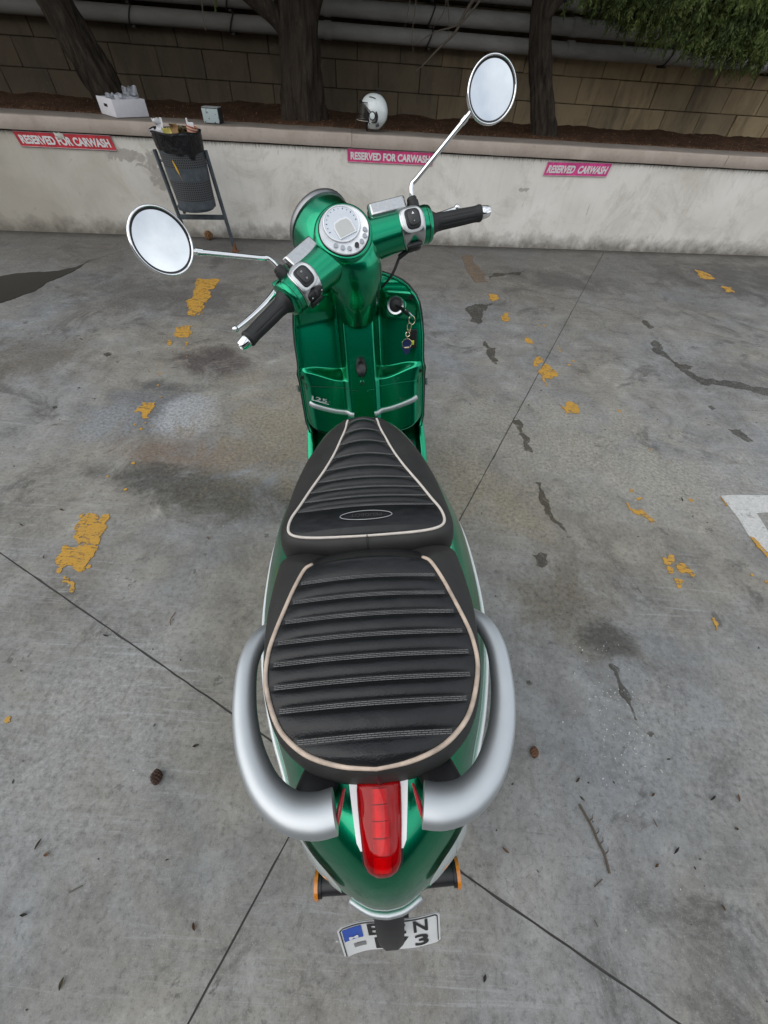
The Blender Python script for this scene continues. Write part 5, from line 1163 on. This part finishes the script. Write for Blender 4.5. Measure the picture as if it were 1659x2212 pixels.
on_box(obj('plastic_film', crumple(WL*.70, .09, .03, .14, .155, .045, 12, tilt=.15), M_film, None, label='crumpled clear film rising at the right of the white box', cat='plastic film'))
on_box(obj('plastic_film', crumple(WL*.33, .12, .03, .16, .105, .05, 15, tilt=-.1), M_film, None, label='crumpled clear film low at the left of the white box', cat='plastic film'))
on_box(obj('foam_piece', box(.075, .06, .112, .03, .012, .04, .005), M_paper, None, label='white foam piece on the left edge of the white box', cat='foam'))
# weathered small box
N = NT('flaking pale paint'); v = N.coord('Object'); fk = N.noise(v, 48, 4, .6, .4); N.set(Base_Color=N.mix(N.ramp(fk, (.60, 0.0), (.63, 1.0)), (.42, .49, .50), (.03, .03, .03)), Roughness=.7); M_flake = N.m
M_dbox = simple('dark stained metal', (.022, .022, .022), .6, var=.4, vs=30)
sb = link('small_metal_box', None, None, None, 'small box with flaking pale paint on the coping behind the bin', 'box'); sb.matrix_world = WALLM @ Matrix.Translation((-1.125, .035, ZC_)) @ Matrix.Rotation(radians(-6), 4, 'Z')
obj('box_body', box(0, .055, .049, .142, .11, .094, .005), M_dbox, sb); obj('painted_face', box(-.002, -.002, .048, .136, .005, .088, .0015), M_flake, sb); obj('painted_lid', box(0, .055, .0985, .138, .104, .005, .0015), simple('grey lid', (.30, .32, .32), .7, var=.3, vs=40), sb)

# helmet
N = NT('white helmet gloss'); N.set(Base_Color=(.76, .81, .81), Roughness=.16, Coat_Weight=.8, Coat_Roughness=.04); M_hel = N.m
hel = link('helmet', None, None, None, 'white open face helmet with a clear visor standing on the coping', 'helmet')
hel.matrix_world = WALLM @ frame_m((.300, .125, ZC_), (-1, 0, 0), (0, -1, 0), (0, 0, 1)) @ Matrix.Rotation(radians(-6), 4, 'Z')   # local x = facing, y = towards the camera side
def helpt(t, p, o=0.0):     # t polar from top, p azimuth from facing
    rx = .125 if abs(((p + pi) % (2*pi)) - pi) > pi/2 else .128; st_ = sin(t); z = .131 + (.114 + o)*cos(t) if t < pi/2 else .131 + (.128 + o)*cos(t)
    k_ = 1 - .16*sm(t, 1.9, 2.6)
    return Vector(((rx + o)*st_**.9*cos(p)*k_ - .004, (.105 + o)*st_**.9*sin(p)*k_, z))
V, F = [], []; nt, np_ = 40, 80
for i in range(nt+1):
    for j in range(np_): V.append(helpt(.02 + 2.62*i/nt, 2*pi*j/np_))
def cutoff(q):   # face opening in side view
    edge = lerp_tab(q.z, [(.0, .042), (.045, .048), (.065, .030), (.10, .032), (.125, .025), (.172, .080), (.19, .100), (.2, .2)]); return q.x > edge
for i in range(nt):
    for j in range(np_):
        f = (i*np_+j, i*np_+(j+1) % np_, (i+1)*np_+(j+1) % np_, (i+1)*np_+j); c_ = sum((V[k_] for k_ in f), Vector())/4
        if not cutoff(c_): F.append(f)
F.append(tuple(range(np_)))
so = obj('shell', (V, F), M_hel, hel, angle=None); md = so.modifiers.new('thickness', 'SOLIDIFY'); md.thickness = .006; md.offset = -1
V2 = [helpt(.02 + 2.62*i/20, 2*pi*j/40, -.010) for i in range(21) for j in range(40)]
F2 = [f for f in [(i*40+j, i*40+(j+1) % 40, (i+1)*40+(j+1) % 40, (i+1)*40+j) for i in range(20) for j in range(40)] if (sum((V2[k_] for k_ in f), Vector())/4).x < .070]
obj('liner', (V2, F2), simple('black padding', (.012, .012, .012), .9), hel, angle=None)
N = NT('smoky clear visor'); N.set(Base_Color=(.05, .05, .048), Roughness=.06, Alpha=.30, Specular_IOR_Level=.6); M_vis = N.m
V, F = [], []
for i in range(13):
    for j in range(31):
        z = .188 - .115*i/12; p = radians(-78 + 156*j/30); flare = .010 + .034*(i/12); V.append(((.106 + flare)*cos(p)**.8 + .012*(1 - i/12) if cos(p) > 0 else 0, (.108 + .006*(i/12))*sin(p), z))
for i in range(12):
    for j in range(30): a = i*31+j; F.append((a, a+31, a+32, a+1))
obj('visor', (V, F), M_vis, hel, angle=None, label='clear visor')
obj('visor_edge', tube([V[12*31 + j] for j in range(31)], .0018, 6), simple('visor rim', (.55, .53, .48), .3), hel)
obj('visor_top_edge', tube([Vector(V[j]) for j in range(31)], .0028, 6), M_blk, hel)
def side_disc(x, z, r, off, mat, name, par=hel, n=24, h=.004):
    y = .105*sqrt(max(.05, 1 - ((x+.004)/.128)**2 - ((z-.131)/.13)**2)); return obj(name, lathe([(r, -.01), (r, off), (r*.9, off + h*.4), (.001, off + h*.4)], n, axis_m((x, y + .002, z), (0.12 if x > 0 else -.12, 1, .12 if z > .12 else -.1))), mat, par)
side_disc(.004, .110, .030, .003, M_blk, 'pivot_ring'); side_disc(.004, .110, .0225, .006, M_hel, 'pivot_cap')
sw_ = [Vector((-.026, .1045, .138)), Vector((-.036, .1035, .115)), Vector((-.034, .1025, .086)), Vector((-.018, .1015, .070)), Vector((.012, .0995, .068))]
obj('swoosh', tube(smooth_path(sw_, 4), smooth_vals([.005, .010, .010, .008, .003], 4), 8, flat=[(.4, 1)]*17 if False else None), M_blk, hel, angle=None)
obj('visor_arm', tube([(.014, .105, .128), (.055, .096, .157), (.098, .062, .186)], .0050, 8), simple('arm grey', (.10, .10, .10), .3), hel)
obj('top_vent', tube(smooth_path([(.035, .062, .222), (.01, .070, .222), (-.02, .074, .214)], 3), [.006]*7, 8, flat=[(1.3, .5)]*7), M_blk, hel)
obj('lower_vent', tube([(-.055, .091, .055), (-.028, .098, .045)], [.011, .006], 8), M_blk, hel); side_disc(.030, .058, .005, .002, M_blk, 'screw')
obj('chin_strap', tube(smooth_path([(.055, .07, .05), (.066, .05, .03), (.058, .03, .012), (.05, .01, .006)], 4), .007, 8), M_blk, hel)
obj('camera_mount', join(box(-.035, .0, .245, .035, .025, .012, .003), box(-.038, .0, .262, .012, .018, .028, .003)), M_blk, hel)

# ------------------------------------------------------------------ keys hanging from the ignition
keys = empty('key_bunch', 'ignition key with gold clip, navy tag and black fob hanging from the lock', 'keys'); keys.matrix_world = SCM
M_gold = simple('pale gold', (.78, .66, .46), .2, metal=1.0, var=.05); M_navy = simple('navy leather', (.012, .022, .095), .55, var=.2, vs=60); M_lime = simple('lime tag', (.55, .62, .06), .5)
lf = LK + lkz*.0165
kh = [lf, lf + Vector((.012, -.014, -.002)), Vector((.140, 1.355, .851)), Vector((.152, 1.352, .844)), Vector((.160, 1.350, .8385))]
obj('key', tube(smooth_path(kh, 4), smooth_vals([.0035, .0050, .0080, .0085, .0050], 4), 10, flat=[(.5, 1)]*17), M_blk, keys, angle=None)
obj('key_cap', tube(smooth_path([Vector((.140, 1.351, .8565)), Vector((.151, 1.348, .850)), Vector((.161, 1.346, .840))], 4), .0025, 8), M_chrome, keys)
def ringp(c_, r, tilt, n=28, sx=1.0): return [Vector((c_[0] + r*sx*cos(t), c_[1] + r*sin(t)*tilt, c_[2] + r*sin(t))) for t in [2*pi*i/n for i in range(n+1)]]
obj('split_ring', tube(ringp((.161, 1.348, .8275), .0115, .3, sx=.8), .0009, 6, False), M_gold, keys)
cl = [(.1485, 1.345, .802), (.1475, 1.345, .812), (.150, 1.345, .819), (.154, 1.345, .8205), (.158, 1.345, .818), (.159, 1.345, .811), (.157, 1.345, .802)]
obj('clip', join(tube(smooth_path(cl, 3), .0016, 8), box(.1525, 1.344, .799, .0125, .004, .007, .001)), M_gold, keys)
obj('swivel_ring', tube(ringp((.149, 1.343, .788), .0062, .3), .0012, 6, False), M_gold, keys); obj('link', tube([(.148, 1.342, .782), (.1465, 1.341, .774)], .0010, 6), M_gold, keys)
tagp = []
for i in range(32):
    t = 2*pi*i/32; w = .0150 if sin(t) > -.1 else .0150 - .0050*(-sin(t)); tagp.append(Vector((.1455 + w*cos(t), 1.338 + .09*(.0225*sin(t)), .7525 + .0240*sin(t))))
tg = obj('leather_tag', loft([tagp, [p + Vector((0, -.0025, 0)) for p in tagp]]), M_navy, keys, angle=30)
obj('tag_ring', tube(ringp((.1460, 1.3345, .7635), .0146, .09), .0013, 6, False), M_gold, keys)
obj('tag_print', tube([(.138, 1.3345, .7515), (.153, 1.3345, .7520)], .0009, 5), M_gold, tg); obj('tag_print', tube([(.140, 1.3345, .7485), (.151, 1.3345, .7488)], .0005, 5), M_gold, tg)
obj('key_fob', box(.1655, 1.352, .769, .026, .009, .058, .003), M_blk, keys); obj('lime_strap', box(.1645, 1.3405, .7625, .009, .003, .013, .001), M_lime, keys)

# ------------------------------------------------------------------ litter on the concrete
M_cone = simple('dark cone scales', (.060, .030, .020), .8, var=.5, vs=90, kind='World'); M_cone2 = simple('brown cone scales', (.15, .075, .04), .8, var=.5, vs=90, kind='World')
def cone(x, y, rz, L, R, mat, label, seed):
    V, F = [], []; nt, nn_ = 22, 26
    for i in range(nt+1):
        t = i/nt
        for j in range(nn_):
            a = 2*pi*j/nn_; r = R*sin(pi*min(1, .06 + t*.94))**.7*(1 + .22*sin(9*t*pi + (3 if (j % 4) < 2 else 0)) + .12*mnoise.noise(Vector((cos(a)*4, sin(a)*4, t*14 + seed)))); V.append((L*(t-.5), r*cos(a), R*.95 + r*sin(a)))
    for i in range(nt):
        for j in range(nn_): F.append((i*nn_+j, i*nn_+(j+1) % nn_, (i+1)*nn_+(j+1) % nn_, (i+1)*nn_+j))
    o = obj('pine_cone', (V, F), mat, None, label=label, cat='pine cone', angle=25, group='pine cones on the concrete'); o.location = (x, y, .002); o.rotation_euler = (0, 0, rz)
cone(*CONE[0][0], radians(112), .040, .0135, M_cone, 'dark pine cone on the concrete left of the scooter tail', 1)
cone(*CONE[1][0], radians(80), .033, .0115, M_cone2, 'light brown pine cone on the concrete right of the scooter', 5)
cone(*(wp(-1.37, -.06, 0).xy), radians(20), .085, .036, simple('dry brown husk', (.24, .13, .06), .9, var=.4, vs=60, kind='World'), 'dry brown husk at the wall foot below the litter bin', 8)
TWL = ['long dry twig lying right of the scooter tail', 'short reddish twig on the concrete left of the seat', 'short dry twig just below the long twig', 'thin grey twig at the lower left of the floor', 'thin dark twig at the lower right near the joint', 'short dark twig on the floor at the right']
for i, p in enumerate(TWIG):
    pts = smooth_path([(x, y, .004 + .002*(k_ % 2)) for k_, (x, y) in enumerate(p)], 4)
    V_ = tube(pts, .0034 if i == 0 else .0014, 6)
    if i == 0:
        for k_ in (3, 6, 9, 12):
            q = pts[k_]; V_ = join(V_, tube([q, q + Vector((.010, .007, .004)), q + Vector((.013, .016, .003))], [.0017, .0013, .0006], 5))
    obj('twig', V_, M_twig if i != 1 else simple('reddish twig', (.16, .06, .03), .8), None, label=TWL[i], cat='twig')
M_lf = [simple('dead leaf', c_, .8, var=.4, vs=120, kind='World') for c_ in ((.035, .034, .030), (.10, .055, .030), (.075, .065, .040), (.16, .09, .05))]
rnd = random.Random(8)
for i, p in enumerate(LEAF):
    x, y = p[0]; a = rnd.uniform(0, pi); L, w = rnd.uniform(.006, .012), rnd.uniform(.0025, .0045)
    V = [Vector((t*L, s*w*sin(pi*(t+1)/2)*1.0, .003 + .0035*abs(s) + .002*t)) for t in (-1, -.6, -.2, .2, .6, 1) for s in (-1, 0, 1)]
    F = [(k_*3+q, k_*3+q+3, k_*3+q+4, k_*3+q+1) for k_ in range(5) for q in range(2)]
    o = obj('dry_leaf', (V, F), M_lf[i % 4], None, label='small dry curled leaf lying flat on the concrete', cat='leaf', group='small dry leaves scattered on the concrete'); o.location = (x, y, 0); o.rotation_euler = (0, 0, a)
V, F = [], []
for i in range(650):
    x = rnd.uniform(-3.2, 3.6); y = rnd.uniform(-.35, 4.7); r = rnd.uniform(.0008, .0030)*(1 + .5*(y > 2)); a = rnd.uniform(0, pi); e = rnd.uniform(1, 3.5); n = len(V)
    d = Vector((cos(a), sin(a), 0))*r*e; s_ = Vector((-sin(a), cos(a), 0))*r; c_ = Vector((x, y, .0012)); V += [c_-d, c_-s_ + Vector((0, 0, .001)), c_+d, c_+s_]; F.append((n, n+1, n+2, n+3))
link('floor_grit', mesh_from(V, F, False), M_lf[0], None, 'dark grit and needle bits scattered over the concrete', None, None, 'stuff')
V, F = [], []
for i in range(420):
    if i < 150: x = rnd.gauss(.80, .06); y = rnd.gauss(.36, .11)
    else: x = rnd.uniform(-2.6, 3.0); y = rnd.uniform(-.35, 3.6)
    r = rnd.uniform(.0007, .0022); a = rnd.uniform(0, pi); n = len(V); d = Vector((cos(a), sin(a), 0))*r*rnd.uniform(1, 2.2); s_ = Vector((-sin(a), cos(a), 0))*r; c_ = Vector((x, y, .0012)); V += [c_-d, c_-s_, c_+d, c_+s_ + Vector((0, 0, .001))]; F.append((n, n+1, n+2, n+3))
link('paint_flecks', mesh_from(V, F, False), simple('pale flecks', (.55, .55, .52), .7, kind='World'), None, 'tiny pale flecks scattered over the concrete', None, None, 'stuff')
bpy.context.view_layer.update()
